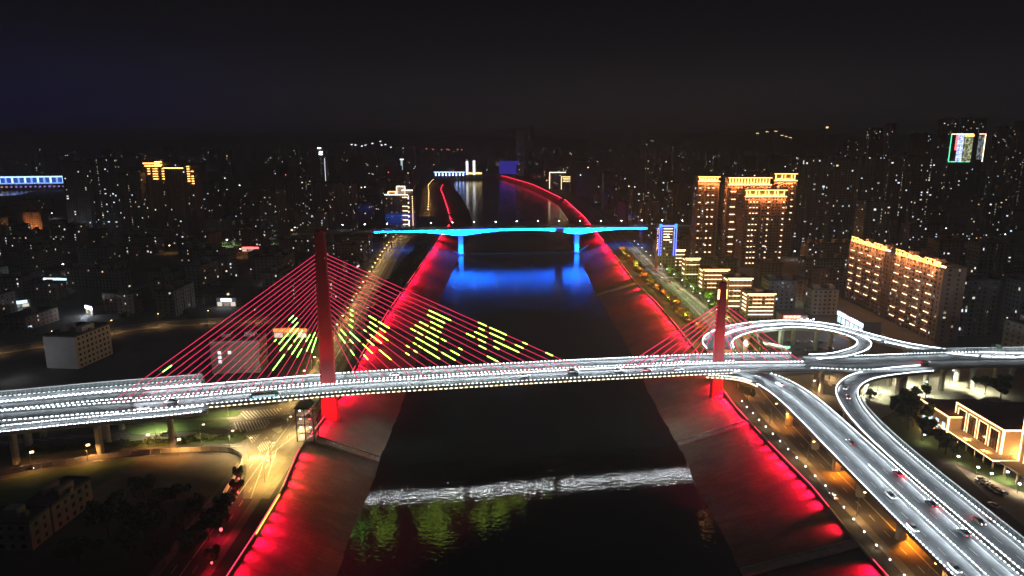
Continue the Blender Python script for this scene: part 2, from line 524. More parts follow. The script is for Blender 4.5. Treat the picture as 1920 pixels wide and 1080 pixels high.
def wash(path, o, z, aim_o, aim_z, power_per_m, color, root, s0, s1, seg=18.0, wid=0.25, name='deck_fill_light', skip=None):
    """area lights added along the parapets to boost the lamp rows on the carriageway"""
    n = max(1, int(round((s1-s0)/seg))); L = (s1-s0)/n
    for i in range(n):
        if skip and skip(i): continue
        s = s0+(i+0.5)*L
        p, r, d = path.at(s)
        a = p+r*o+Vector((0,0,z)); b = p+r*aim_o+Vector((0,0,aim_z))
        o_ = lamp('AREA', name, a, power_per_m*L, color, root, sx=L*0.96, sy=wid)
        zax = (a-b).normalized(); xax = (d-zax*d.dot(zax)).normalized(); yax = zax.cross(xax)
        from mathutils import Matrix
        o_.rotation_euler = Matrix((xax, yax, zax)).transposed().to_euler()
def road_thing(name, label, cat, path, width, piers=(), lanes=2, near=True, far=True, power=60, lamps='lamp_white', spacing=2.0,
               s0=0.0, s1=None, thick=1.6, barrier=None, pierw=(2.2,3.4), lit=(True, True), lamp_s=None, group=None, lampo=0.0):
    """an elevated carriageway: box girder, surfacing, parapets with lamps, markings, piers"""
    s1 = path.len if s1 is None else s1
    p0 = path.at((s0+s1)/2)[0]
    t = thing(name, label, cat, (p0.x, p0.y, GZ), group=group)
    h = width/2
    part('girder', sweep(path, [(-h, -0.02), (-h, -0.55), (-h+1.8, -thick), (h-1.8, -thick), (h, -0.55), (h, -0.02)], s0, s1), M['concrete'], t)
    part('road_surface', sheet(path, -h+0.4, h-0.4, 0.0, s0, s1), M['deck_asphalt'], t)
    for sd, on in ((-1, far), (1, near)):
        if on:
            e = sd*h
            sec = [(e-sd*0.42, -0.015), (e+sd*0.06, -0.015), (e+sd*0.06, 0.95), (e-sd*0.24, 0.95)]
            if sd < 0: sec = sec[::-1]
            part('parapet', sweep(path, sec, s0, s1), M['parapet'], t)
    ls = lamp_s or (s0+1, s1-1)
    rows = MB()
    for sd, on, li in ((-1, far, lit[0]), (1, near, lit[1])):
        if on and li:
            part('lamp_row', lamp_row(path, sd*(h-0.09+lampo), 0.953, spacing, ls[0], ls[1]), M[lamps], t, stuff=True)
            wash(path, sd*(h-0.55), 0.9, -sd*h*0.35, 0.0, power, WHITE_L, t, ls[0], ls[1])
    mk = dashes(path, [width*(i/lanes)-h for i in range(1, lanes)], 0.02, s0=s0, s1=s1)
    sheet(path, -h+1.0, -h+1.15, 0.02, s0, s1, 4, mk); sheet(path, h-1.15, h-1.0, 0.02, s0, s1, 4, mk)
    part('lane_marking', mk, M['paint'], t, stuff=True)
    for s in piers:
        p, r, d = path.at(s)
        pier(t, p, r, d, thick, width, pierw)
    return t
def pier(t, p, r, d, thick, width, pierw=(2.2,3.4), two=False, base=None):
    zt = p.z-thick+0.02; base = GZ-0.3 if base is None else base
    mb = MB()
    def ring(z, lx, ly):
        return [tuple(Vector((p.x, p.y, z))+r*(a*lx/2)+d*(b*ly/2)) for a, b in ((-1,-0.6),(-0.7,-1),(0.7,-1),(1,-0.6),(1,0.6),(0.7,1),(-0.7,1),(-1,0.6))]
    w, l = pierw[1], pierw[0]
    mb.loft([ring(base, w, l), ring(zt-2.6, w, l), ring(zt-0.9, min(width*0.62, w*1.9), l), ring(zt, min(width*0.62, w*1.9), l)])
    return part('pier', mb, M['concrete'], t)

# ------------------------------------------------------------------ the cable-stayed bridge
glow('downlight', (0.88,0.94,1.0), 800.0, False)
DZ = 27.0
TL = px(616, 722, DZ); TR = px(1346, 682, DZ)
axis_pts = [px(-330, 800, 25.2), px(-150, 786, 25.6), px(0, 773, 26.2), px(190, 757, 26.7), px(320, 748, 27), TL, TL.lerp(TR, 0.25)+Vector((0,0,0.5)), TL.lerp(TR, 0.5)+Vector((0,0,0.7)), TL.lerp(TR, 0.75)+Vector((0,0,0.5)), TR]
axis_pts.append(TR+(TR-TL).normalized()*50+Vector((6, -3, -0.8)))
AX = Path(axis_pts, 4.0)
def s_of(path, pt):
    best = min(range(len(path.p)), key=lambda i: (path.p[i].xy-Vector(pt).xy).length)
    return path.s[best]
sTL, sTR = s_of(AX, TL), s_of(AX, TR)
sB0 = s_of(AX, px(250, 753, DZ)); sB1 = s_of(AX, px(1530, 688, DZ))
HW = 15.0; MED = 1.9
def build_bridge():
    t = thing('cable_stayed_bridge', 'cable-stayed bridge with two red pylons and red lit cables crossing the river', 'bridge', (TL.x, TL.y, 0))
    # one box girder with cantilevered edges
    part('girder', sweep(AX, [(-HW, -0.05), (-HW, -0.6), (-HW+4.5, -1.3), (-7, -2.9), (7, -2.9), (HW-4.5, -1.3), (HW, -0.6), (HW, -0.05)], sB0, sB1), M['concrete'], t)
    part('road_surface', sheet(AX, -HW+1.2, -MED, 0.0, sB0, sB1), M['deck_asphalt'], t)
    part('road_surface', sheet(AX, MED, HW-1.2, 0.0, sB0, sB1), M['deck_asphalt'], t)
    part('median_kerb', sweep(AX, [(-MED, 0.32), (-MED, -0.04), (MED, -0.04), (MED, 0.32)], sB0, sB1), M['concrete'], t)
    part('footway', sweep(AX, [(-HW, 0.15), (-HW, -0.04), (-HW+1.2, -0.04), (-HW+1.2, 0.15)], sB0, sB1), M['paving'], t)
    part('footway', sweep(AX, [(HW-1.2, 0.15), (HW-1.2, -0.04), (HW, -0.04), (HW, 0.15)], sB0, sB1), M['paving'], t)
    for o in (-HW+1.25, HW-1.45, -MED+0.12, MED-0.32):
        part('parapet', sweep(AX, [(o, 0.97), (o, 0.12), (o+0.2, 0.12), (o+0.2, 0.97)], sB0, sB1), M['parapet'], t)
    rail = MB()
    for o in (-HW+0.1, HW-0.1):
        for z in (0.55, 1.05): rail.tube([AX.off(s, o, z) for s in frange(sB0, sB1, 6)], 0.045, 4)
        for s in frange(sB0, sB1, 3.0): rail.tube([AX.off(s, o, 0.1), AX.off(s, o, 1.08)], 0.05, 4)
    part('railing', rail, M['steel'], t, stuff=True)
    # lamp rows: far edge, median, near edge
    part('lamp_row', lamp_row(AX, -HW+1.35, 0.975, 2.0, sTL+3, sB1), M['lamp_white'], t, stuff=True)
    part('lamp_strip', lamp_row(AX, -HW+1.35, 0.975, 8.05, sB0+4, sTL+1, (8.0,0.14,0.16)), M['lamp_white'], t, stuff=True)
    part('lamp_row', lamp_row(AX, MED-0.1, 0.975, 2.0, sB0, sB1, (1.0,0.2,0.28)), M['lamp_white'], t, stuff=True)
    part('lamp_row', lamp_row(AX, -MED+0.2, 0.975, 2.0, sB0, sTR+10, (0.7,0.14,0.14)), M['lamp_white'], t, stuff=True)
    part('lamp_row', lamp_row(AX, HW+0.10, -0.30, 2.4, sB0, sTR+6, (1.15,0.18,0.32)), M['lamp_beige'], t, stuff=True)
    part('lamp_row', lamp_row(AX, HW-1.35, 0.975, 2.0, sB0, sTR+6, (0.6,0.14,0.14)), M['lamp_white'], t, stuff=True)
    # downlights under the near edge, seen only from the water
    dl = MB(); s = sTL+16
    while s < sTR-14:
        if not (sTL+62 < s < sTL+66 or sTL+108 < s < sTL+112):
            p, r, d = AX.at(s); c = p+r*(HW-0.9); a, b = d*0.48, r*0.26; z = Vector((0,0,-0.72))
            dl.quad(c-a-b+z, c-a+b+z, c+a+b+z, c+a-b+z)
        s += 1.9
    part('downlight_row', dl, M['downlight'], t, stuff=True)
    for o, aim in ((-HW+1.6, -MED-2), (-MED-0.3, -HW+4), (MED+0.3, HW-4), (HW-1.7, MED+2)):
        wash(AX, o, 0.9, aim, 0.0, 54, WHITE_L, t, sB0, sB1)
    mk = dashes(AX, [-HW+1.2+(HW-MED-1.2)*k/3 for k in (1, 2)]+[MED+(HW-MED-1.2)*k/3 for k in (1, 2)], 0.02, s0=sB0, s1=sB1)
    part('lane_marking', mk, M['paint'], t, stuff=True)
    # expansion joint plate near the east pylon
    part('expansion_joint', sheet(AX, -HW+1.5, HW-1.5, 0.03, sTR+4, sTR+4.7, 0.35), M['dark_steel'], t)
    # pylons: tapered single columns in the median
    u = (TR-TL); u.z = 0; u.normalize(); w = Vector((-u.y, u.x, 0))
    def pylon(base, foot_z, top_z, wb, wt, label):
        mb = MB()
        def ring(z, a, b, c=0.25):
            pts = []
            for sx, sy in ((-1,-1+c),(-1+c,-1),(1-c,-1),(1,-1+c),(1,1-c),(1-c,1),(-1+c,1),(-1,1-c)):
                pts.append(tuple(Vector((base.x, base.y, z))+u*(sx*a/2)+w*(sy*b/2)))
            return pts
        secs = []
        for k in range(13):
            f = k/12; z = lerp(foot_z, top_z, f)
            secs.append(ring(z, lerp(wb, wt, f), lerp(3.6, 2.6, f)))
        secs.append(ring(top_z+0.8, wt*0.55, 1.6))
        mb.loft(secs)
        py = part('pylon', mb, M['pylon'], t); py['label'] = label
        return py
    zl = px(600, 434, 0); topL = DZ+74.0; topR = DZ+43.4
    p1 = pylon(TL, 3.0, topL, 8.2, 4.8, 'tall red floodlit pylon on the left bank')
    p2 = pylon(TR, 2.5, topR, 6.6, 3.4, 'shorter red floodlit pylon on the right bank')
    # bright slots in the head of the east pylon
    for sx in (-1, 1):
        c = TR+u*(sx*2.05)-w*0.2
        part('head_lamp', MB().obox(c, u, w, 0.5, 1.1, topR-8.5, topR-3.5), M['strip_warm'], p2)
    for base, top, wd in ((TL, topL, 8), (TR, topR, 6.6)):
        for sx in (-1, 1):
            for sy in (-1, 1):
                a = base+u*(sx*9)+w*(sy*1.3)+Vector((0,0,1.2))
                tg = base+Vector((0,0,(top-DZ)*0.55))
                lamp('SPOT', 'pylon_floodlight', a, 5600 if base is TL else 4200, (1.0,0.03,0.04), t, 0.3, tg, R(60), 0.9)
        a = base-w*17+Vector((0,0,-10.5)); lamp('SPOT', 'pylon_floodlight', a, 26000, RED_L, t, 0.3, base+Vector((0,0,-10)), R(75), 0.9)
        a = base-w*16-u*8+Vector((0,0,-1.5)); lamp('SPOT', 'pylon_floodlight', a, 20000, RED_L, t, 0.3, base+Vector((0,0,-18)), R(60), 0.9)
        # facade faces the camera above the deck
        for sx in (-1, 1):
            a = base-w*13.2+u*(sx*6)+Vector((0,0,0.8)); lamp('SPOT', 'pylon_floodlight', a, 10000 if base is TL else 6500, (1.0,0.03,0.04), t, 0.3, base+Vector((0,0,(top-DZ)*0.5)), R(58), 0.9)
    # cables in one plane over the median
    cables = []
    def plane_hit(x, y):
        a = (x-960)/FPX; b = (540-y)/FPX
        d = Vector((a, b*math.sin(PITCH)+math.cos(PITCH), b*math.cos(PITCH)-math.sin(PITCH)))
        o = Vector((0,0,CAMZ))
        k = (TL-o).dot(w)/d.dot(w)
        return o+d*k
    def cable(a, b, r=0.14):
        c = part('stay_cable', MB().tube([a, b], r, 6), M['cable_red'], t)
        cables.append((a, b, c))
    for k in range(18):
        zt = plane_hit(612, 477+k*7.7+max(0, k-12)*1.3).z
        sr = lerp(s_of(AX, px(678, 717, DZ)), s_of(AX, px(1098, 688, DZ)), k/17) if False else None
        kk = 17-k
        a = Vector((TL.x, TL.y, zt))
        s_r = sTL+14.5+kk*6.55
        s_l = sTL-13.0-kk*4.78
        hw_ = 2.5
        cable(a+u*hw_, AX.off(s_r, 0, 0.3)); cable(a-u*hw_, AX.off(s_l, 0, 0.3))
    for k in range(7):
        zt = lerp(TR.z+31.7, TR.z+19.5, k/6); kk = 6-k
        a = Vector((TR.x, TR.y, zt))
        cable(a-u*1.9, AX.off(sTR-13.0-kk*6.5, 0, 0.3), 0.21); cable(a+u*1.9, AX.off(min(sB1-1, sTR+9+kk*6.2), 0, 0.3), 0.21)
    # lit tubes on the cables that spell out the show's characters
    segs = []
    def grp(x0, y0, sc, rows):
        for a, b, c, d in rows: segs.append((x0+a/sc, y0+b/sc, x0+c/sc, y0+d/sc))
    grp(500, 590, 9.817, [(500,5,400,80),(550,40,460,125),(570,125,405,285),(385,315,205,500),(565,230,335,485),(630,260,525,385),(695,300,530,505),(460,465,285,670),(495,560,425,640),(730,370,480,725),(820,370,740,495),(910,335,865,430),(845,460,735,665),(935,425,825,690),(660,625,565,770),(365,730,140,1010),(170,420,125,455),(1360,280,1460,380),(1325,370,1445,520),(1520,320,1715,495),(1530,460,1600,525),(1540,650,1620,740)])
    grp(630, 570, 9, [(230,110,275,140),(225,190,275,215),(225,270,275,315),(200,365,275,405),(540,220,660,295),(555,320,680,395),(525,390,870,625),(700,315,885,430),(725,425,825,490),(460,450,500,480),(565,525,760,670),(520,610,635,705),(450,680,620,830),(475,855,550,930),(725,775,930,940)])
    grp(740, 560, 8.306, [(550,150,620,190),(650,200,800,265),(565,235,860,370),(490,280,610,335),(625,345,765,410),(540,385,615,420),(635,425,735,475),(370,385,430,412),(445,420,505,450),(545,470,625,512),(650,522,708,552),(305,432,460,515),(480,520,548,558),(568,568,670,625),(712,642,790,685),(235,487,318,528),(345,545,425,587),(470,610,670,718),(315,622,455,702),(472,710,558,760),(568,765,650,810),(280,697,328,730),(360,745,417,782),(445,800,695,945),(170,740,220,770),(290,815,345,850),(985,790,1042,812),(860,818,1000,893),(720,850,935,970),(165,850,220,885)])
    grp(860, 580, 9.6, [(370,195,470,237),(578,285,685,328),(720,348,812,385),(415,305,480,330),(585,378,845,492),(345,370,445,412),(545,458,720,532),(732,540,806,575),(270,435,438,510),(455,518,490,533),(120,460,272,532),(335,562,412,600),(428,605,472,625),(622,590,1075,793),(620,695,715,740),(350,675,480,735),(1005,658,1150,725),(1140,615,1220,655),(1600,715,1725,772),(500,865,700,950)])
    grp(0, 0, 1, [(326,677,318,684),(325,690,317,696)])
    for x0, y0, x1, y1 in segs:
        a, b = plane_hit(x0, y0), plane_hit(x1, y1)
        mid = (a+b)/2
        best = None
        for c in cables[:36]:
            d = c[1]-c[0]; tt = (mid-c[0]).dot(d)/d.dot(d)
            if 0 < tt < 1:
                dist = (c[0]+d*tt-mid).length
                if best is None or dist < best[0]: best = (dist, c)
        c = best[1]; d = c[1]-c[0]
        ta = (a-c[0]).dot(d)/d.dot(d); tb = (b-c[0]).dot(d)/d.dot(d)
        part('light_tube', MB().tube([c[0]+d*ta, c[0]+d*tb], 0.23, 6), M['tube_green' if x0 < 665 else 'tube_yellow'], c[2])
    return t, u, w
BRIDGE, BU, BW = build_bridge()

# ------------------------------------------------------------------ approach viaducts and interchange ramps
def offpath(base, rows, step=4.0):
    """path that follows another one at offsets given as (s, offset right, dz)"""
    pts = []
    for (s0, o0, z0), (s1, o1, z1) in zip(rows, rows[1:]):
        n = max(1, int(abs(s1-s0)/15))
        for k in range(n):
            t = k/n; pts.append(base.off(lerp(s0, s1, t), lerp(o0, o1, t), lerp(z0, z1, t)))
    s, o, z = rows[-1]; pts.append(base.off(s, o, z))
    return Path(pts, step)
s0_ = s_of(AX, px(0, 773, 26.2)); s320 = s_of(AX, px(320, 748, DZ)); s365 = s_of(AX, px(365, 744, DZ))
def noise_barrier(t, path, o, s0, s1, h=3.1, post=2.0, z0=0.95):
    pn = MB(); ps = MB()
    sweep(path, [(o-0.04, z0+0.05), (o+0.04, z0+0.05), (o+0.04, h), (o-0.04, h)], s0, s1, 4, pn)
    part('noise_panel', pn, M['panel'], t)
    for s in frange(s0, s1, post):
        p, r, d = path.at(s); c = p+r*o
        ps.obox(c, d, r, 0.16, 0.22, c.z+z0-0.1, c.z+h+0.15)
    part('noise_barrier_post', ps, M['steel'], t, stuff=True)
    part('noise_barrier_cap', sweep(path, [(o-0.30, h+0.16), (o+0.18, h+0.16), (o+0.14, h+0.5), (o-0.24, h+0.42)], s0, s1), M['white'], t)
pa = offpath(AX, [(0, -15.5, 0.1), (s0_, -15.5, 0.1), (s320, -19.0, 0.05), (s365+1, -18.9, 0.0)])
t = road_thing('slip_road', 'narrow slip road with white noise barrier along the far side of the left viaduct', 'viaduct', pa, 7.2, piers=frange(20, pa.len-12, 36), lanes=2, power=22)
noise_barrier(t, pa, -3.45, 0, pa.len-1)
pb = offpath(AX, [(0, -5.6, 0.0), (s0_, -5.6, 0.0), (sB0-0.2, -7.9, 0.0)])
road_thing('viaduct', 'far carriageway of the left approach viaduct, next to the slip road with noise barrier', 'viaduct', pb, 11.0, piers=frange(14, pb.len-10, 33), lanes=3, power=17)
pc = offpath(AX, [(0, 7.6, 0.0), (s0_, 7.4, 0.0), (sB0-0.2, 8.3, 0.0)])
road_thing('viaduct', 'near carriageway of the left approach viaduct with a long white light band', 'viaduct', pc, 12.4, piers=frange(16, pc.len-10, 33), lanes=3, power=17)
pd = offpath(AX, [(0, 22.5, -1.2), (s0_, 21.3, -0.8), (s320, 19.6, -0.1), (s320+18, 18.8, -0.02)])
sp = [s_of(pd, px(x, y, 26)) for x, y in ((20, 812), (172, 796), (327, 777))]
t = road_thing('slip_road', 'lowest slip road of the left viaduct, carried on single round-shouldered piers', 'viaduct', pd, 7.0, piers=[sp[0]-48, sp[0], sp[1], sp[2]-1], lanes=2, power=18, spacing=1.6)

BR = Path([(98,336,26.93), (108,334.4,26.9), (119,329.5,26.7), (127,318,26.2), (130.6,300,25.5), (131.4,275,24.9), (131,246,24.6), (130.4,210,24.4), (130.2,170,24.3), (130.2,100,24.2), (130.2,0,24.2), (130.2,-120,24.2)], 4.0)
def build_branch():
    W = 18.4
    t = thing('flyover', 'wide dual flyover curving off the bridge towards the lower right corner', 'viaduct', (131, 246, GZ))
    h = W/2
    part('girder', sweep(BR, [(-h, -0.08), (-h, -0.6), (-h+3.2, -1.7), (h-3.2, -1.7), (h, -0.6), (h, -0.08)], 0, None), M['concrete'], t)
    part('road_surface', sheet(BR, -h+0.4, -0.3, -0.05), M['deck_asphalt'], t)
    part('road_surface', sheet(BR, 0.3, h-0.4, -0.05), M['deck_asphalt'], t)
    e = h
    part('parapet', sweep(BR, [(e-0.42, -0.1), (e+0.06, -0.1), (e+0.06, 0.95), (e-0.24, 0.95)], 0, None), M['parapet'], t)
    part('parapet', sweep(BR, [(-e+0.24, 0.95), (-e-0.06, 0.95), (-e-0.06, -0.1), (-e+0.42, -0.1)], 27, None), M['parapet'], t)
    part('divider', sweep(BR, [(-0.3, -0.1), (0.3, -0.1), (0.16, 0.95), (-0.16, 0.95)], 11, None), M['parapet'], t)
    L = BR.len
    part('lamp_row', lamp_row(BR, e-0.09, 0.953, 1.7, 1, L*0.7, (0.7,0.12,0.14)), M['lamp_white'], t, stuff=True)
    part('lamp_row', lamp_row(BR, e+0.2, -0.3, 2.6, 0, 34, (1.2,0.2,0.36)), M['lamp_beige'], t, stuff=True)
    part('lamp_row', lamp_row(BR, -e+0.09, 0.953, 1.7, 28, L*0.7, (0.7,0.12,0.14)), M['lamp_white'], t, stuff=True)
    part('lamp_row', lamp_row(BR, 0, 0.953, 1.7, 120, L*0.7, (0.7,0.12,0.12)), M['lamp_white'], t, stuff=True)
    for o, aim, a in ((e-0.6, 2.5, 2), (0.4, e-3, 14), (-0.4, -e+3, 14), (-e+0.6, -2.5, 28)):
        wash(BR, o, 0.9, aim, 0, 50, WHITE_L, t, a, L*0.7, seg=14)
    mk = dashes(BR, [-h*0.5, h*0.5], -0.03)
    for o in (-h+1.0, h-1.1, 0.55, -0.65): sheet(BR, o, o+0.14, -0.03, 26, None, 4, mk)
    part('lane_marking', mk, M['paint'], t, stuff=True)
    for yy in (303, 279, 258, 237.5, 210, 185, 155, 120):
        s = s_of(BR, (131, yy, 0)); p, r, d = BR.at(s)
        pier(t, p, r, d, 1.7, W, (2.4, 3.0))
    return t
build_branch()
CR = Path([(300,350,25.0), (262,349.5,25.0), (225,345.5,25.0), (197,339.5,25.0), (176,331,24.9), (162,317,24.7), (154.5,300,24.5), (149.5,275,24.3), (147.3,245,24.1), (146.6,210,24.0), (146.4,160,24.0), (146.4,60,24.0), (146.4,-110,24.0)], 4.0)
s_c = s_of(CR, (218, 344, 0)); 
t = road_thing('slip_road', 'slip road bending round a tight curve then running beside the dual flyover', 'viaduct', CR, 9.4, piers=[s_of(CR, q) for q in ((200,340),(172,328),(155,302),(149.5,272),(147,240),(146.5,208),(146.5,170))], lanes=2, power=30, spacing=1.8, s0=s_c)
noise_barrier(t, CR, -4.62, s_of(CR, (154,300,0)), CR.len-2, h=2.9, post=2.0)
EV = Path([AX.off(sB1+0.3, 0, 0), px(1600, 683, 26.1), px(1700, 679.5, 25.8), px(1800, 676, 25.4), px(1920, 674, 25.1), px(2150, 670, 25), px(2500, 664, 25)], 4.0)
def build_east():
    W = 23.0; h = W/2
    t = thing('viaduct', 'straight viaduct running on from the bridge to the right edge', 'viaduct', (250, 352, GZ))
    part('girder', sweep(EV, [(-h, -0.05), (-h, -0.6), (-h+3.2, -1.7), (h-3.2, -1.7), (h, -0.6), (h, -0.05)]), M['concrete'], t)
    part('road_surface', sheet(EV, -h+0.4, -0.3, 0), M['deck_asphalt'], t)
    part('road_surface', sheet(EV, 0.3, h-0.4, 0), M['deck_asphalt'], t)
    part('parapet', sweep(EV, [(h-0.42, -0.03), (h+0.06, -0.03), (h+0.06, 0.95), (h-0.24, 0.95)]), M['parapet'], t)
    part('parapet', sweep(EV, [(-h+0.24, 0.95), (-h-0.06, 0.95), (-h-0.06, -0.03), (-h+0.42, -0.03)], 14, None), M['parapet'], t)
    part('divider', sweep(EV, [(-0.3, -0.02), (0.3, -0.02), (0.16, 0.9), (-0.16, 0.9)]), M['parapet'], t)
    sA = s_of(EV, px(1610, 672, 26)); sE = s_of(EV, px(1850, 664, 25.5))
    part('lamp_row', lamp_row(EV, -h+0.09, 0.953, 2.0, sA, sE), M['lamp_white'], t, stuff=True)
    part('lamp_row', lamp_row(EV, h-0.09, 0.953, 2.0, 1, s_of(EV, px(1660, 690, 26)), (0.6,0.14,0.14)), M['lamp_white'], t, stuff=True)
    for o, aim, k in ((-h+0.6, -2.5, 32), (-0.4, -h+3, 18), (0.4, h-3, 12), (h-0.6, 2.5, 7)):
        wash(EV, o, 0.9, aim, 0, k, WHITE_L, t, 2, EV.len*0.8, seg=16)
    mk = dashes(EV, [-h*0.64, -h*0.33, h*0.33, h*0.64], 0.02)
    part('lane_marking', mk, M['paint'], t, stuff=True)
    for x in (1530, 1600, 1675, 1755, 1822, 1895, 1990):
        s = s_of(EV, px(x, 678, 25.5)); p, r, d = EV.at(s)
        for o in (-5.5, 5.5): pier(t, p+r*o, r, d, 1.7, 8, (2.0, 2.4))
    noise_barrier(t, EV, -h+0.12, s_of(EV, px(1700, 660, 25.5)), EV.len-4, h=3.2)
    return t
build_east()
R1 = Path([px(2030,667,25.2), px(1900,669,25.2), px(1800,664,25.2), px(1700,649.5,25.2), px(1630,632,25.2), px(1560,613.5,25.2), px(1490,606.5,25.2), px(1420,609.5,25.2), px(1366,619,25.3), px(1338,632,25.5), px(1331,645,25.7), px(1340,657,26.0)], 4.0)
road_thing('loop_ramp', 'outer ramp sweeping round the back of the interchange loop behind the right pylon', 'viaduct', R1, 8.6, piers=[s_of(R1, px(x, y, 25)) for x, y in ((1700,649),(1630,632),(1560,613),(1490,606),(1420,609),(1366,619),(1333,640))], lanes=2, power=44, spacing=1.2)
R2 = Path([px(1522,671.5,26.2), px(1570,668.5,26.0), px(1612,656,25.8), px(1619,642,25.6), px(1590,628,25.4), px(1545,618,25.3), px(1490,613.5,25.3), px(1430,617,25.3), px(1385,627,25.4), px(1362,640,25.6), px(1363,655,26)], 4.0)
road_thing('loop_ramp', 'inner ring ramp of the interchange loop with thin white edge lights', 'viaduct', R2, 7.4, piers=[s_of(R2, px(x, y, 25)) for x, y in ((1612,652),(1600,632),(1530,616),(1470,614),(1400,622))], lanes=2, power=24, spacing=1.2)

# ------------------------------------------------------------------ the blue girder bridge upstream
def build_blue():
    A = px(560, 434.5, 31.5); B = px(1330, 424, 31.5)
    P1 = px(863, 472, 0); P2 = px(1076, 470, 0)
    d = (B-A); d.z = 0; d.normalize(); w = Vector((-d.y, d.x, 0))
    t = thing('girder_bridge', 'haunched girder bridge washed in cyan-blue light upstream of the red bridge', 'bridge', (P1.x, P1.y, 0))
    L = (B-A).length; s1 = (P1-A).dot(d); s2 = (P2-A).dot(d); smid = (s1+s2)/2
    HWB = 9.0
    def zdeck(s): return 31.0 + 2.2*max(0, 1-((s-smid)/260)**2)
    def depth(s):
        q = min(abs(s-s1), abs(s-s2)); return 2.6 + 6.8*max(0, 1-q/64)**1.7
    base = A+(P1-A).dot(w)*w
    def pt(s, o, z): return Vector((A.x, A.y, 0))+d*s+w*o+Vector((0,0,z))
    def hloft(s0, s1_):
        secs = []
        for s in frange(s0, s1_, 4):
            z, h = zdeck(s), depth(s)
            secs.append([tuple(pt(s, o, zz)) for o, zz in ((-HWB, z), (-HWB, z-0.6), (-HWB+1.1, z-0.9), (-HWB+1.5, z-h), (HWB-1.5, z-h), (HWB-1.1, z-0.9), (HWB, z-0.6), (HWB, z))])
        return MB().loft(secs)
    part('girder', hloft(0, L), M['girder'], t)
    q = MB()
    ss = frange(0, L, 5)
    for s in ss: q.v += [tuple(pt(s, -HWB+0.3, zdeck(s)+0.03)), tuple(pt(s, HWB-0.3, zdeck(s)+0.03))]
    q.f = [(2*i, 2*i+2, 2*i+3, 2*i+1) for i in range(len(ss)-1)]
    part('road_surface', q, M['deck_asphalt'], t)
    for o in (-HWB, HWB-0.25):
        secs = [[tuple(pt(s, a, zdeck(s)+b)) for a, b in ((o, -0.02), (o+0.25, -0.02), (o+0.25, 1.1), (o, 1.1))] for s in ss]
        part('parapet', MB().loft(secs), M['concrete'], t)
    for sp in (s1, s2):
        for o in (-3.6, 3.6):
            c = pt(sp, o, 0)
            part('pier', MB().obox(c, d, w, 6.2, 3.0, -3, zdeck(sp)-depth(sp)+0.05), M['girder'], t)
        c = pt(sp, 0, 0)
        part('pile_cap', MB().obox(c, d, w, 10, 14, -3, 1.0), M['girder'], t)
    for sp in (s1-86, s1-140, s1-195, s2+86, s2+135):
        if 4 < sp < L-4:
            for o in (-4, 4): part('pier', MB().obox(pt(sp, o, 0), d, w, 1.8, 1.8, GZ-0.2, zdeck(sp)-depth(sp)+0.05), M['girder'], t)
    BL = (0.0, 0.115, 1.0)
    sa, sb = (px(705, 430, 31)-A).dot(d), (px(1203, 424, 31)-A).dot(d)
    part('led_line', MB().loft([[tuple(pt(s, -HWB-0.16+a, zdeck(s)-0.62+b)) for a, b in ((0,0),(0.12,0),(0.12,0.5),(0,0.5))] for s in frange(sa, sb, 5)]), M['strip_cyan'], t)
    n = 26; gap = {17}
    for i in range(n):
        if i in gap: continue
        s = lerp(sa, sb, (i+0.5)/n); ln = (sb-sa)/n
        h = depth(s); z = zdeck(s)
        a = pt(s, -HWB-2.6, z-h-0.9); b = pt(s, -HWB+1.4, z-h*0.62)
        o_ = lamp('AREA', 'blue_washlight', a, ln*(1200+620*h), BL, t, sx=ln*0.95, sy=0.3, target=b)
        o_.data.spread = R(60)
        zax = (a-b).normalized(); xax = d.copy(); yax = zax.cross(xax)
        from mathutils import Matrix
        o_.rotation_euler = Matrix((xax, yax, zax)).transposed().to_euler()
    for sp in (s1, s2):
        for o, zt, e in ((-15, 17, 110000), (-13, 5, 40000)):
            lamp('SPOT', 'blue_floodlight', pt(sp+1, o, 2.0), e*2, (0.0,0.09,1.0), t, 0.4, pt(sp, 0, zt), R(64), 0.8)
    # lamp posts along both kerbs
    return t, pt, zdeck, s1, s2, A, d, w, L, HWB
BLUE, BPT, BZ, BS1, BS2, BA, BD, BWV, BLN, BHW = build_blue()

def post_lamp(name, label, loc, h, head, bulb, group, arm=(1.6, 0), energy=0, color=(1,1,1), hs=(0.9,0.32,0.16), r=0.09):
    """pole, curved arm, lamp head, and its light when the lamp is bright enough to light the road"""
    t = thing(name, label, 'street lamp', loc, group=group)
    p = Vector(loc); a = Vector((arm[0], arm[1], 0))
    part('pole', MB().tube([p, p+Vector((0,0,h*0.6)), p+Vector((0,0,h))], [r*1.5, r*1.1, r*0.8], 6), M['steel'], t)
    part('arm', MB().tube([p+Vector((0,0,h-0.15)), p+a*0.5+Vector((0,0,h+0.22)), p+a+Vector((0,0,h+0.3))], r*0.6, 5), M['steel'], t)
    u = a.normalized() if a.length > 0 else Vector((1,0,0)); v = Vector((-u.y, u.x, 0))
    c = p+a
    part('lamp_head', MB().obox(c, u, v, hs[0], hs[1], c.z+h+0.2, c.z+h+0.2+hs[2]), M[bulb], t)
    if energy:
        lamp('SPOT', 'lamp_light', c+Vector((0,0,h+0.12)), energy, color, t, 0.25, c, R(150), 0.6)
    return t
for i in range(17):
    x = 648+40*i
    s = (px(x, 427, 33)-BA).dot(BD)
    p = BPT(s, -BHW+0.6, BZ(s))
    post_lamp('street_lamp', 'white street lamp on the blue-lit bridge, %s of its row from the left' % nth(i+1), p, 8.0, None, 'bulb_bright', 'street lamps on the blue bridge', arm=(0, 1.5), energy=7000 if i % 2 == 0 else 0, color=(0.85,0.92,1), hs=(1.3,0.6,0.4), r=0.14)
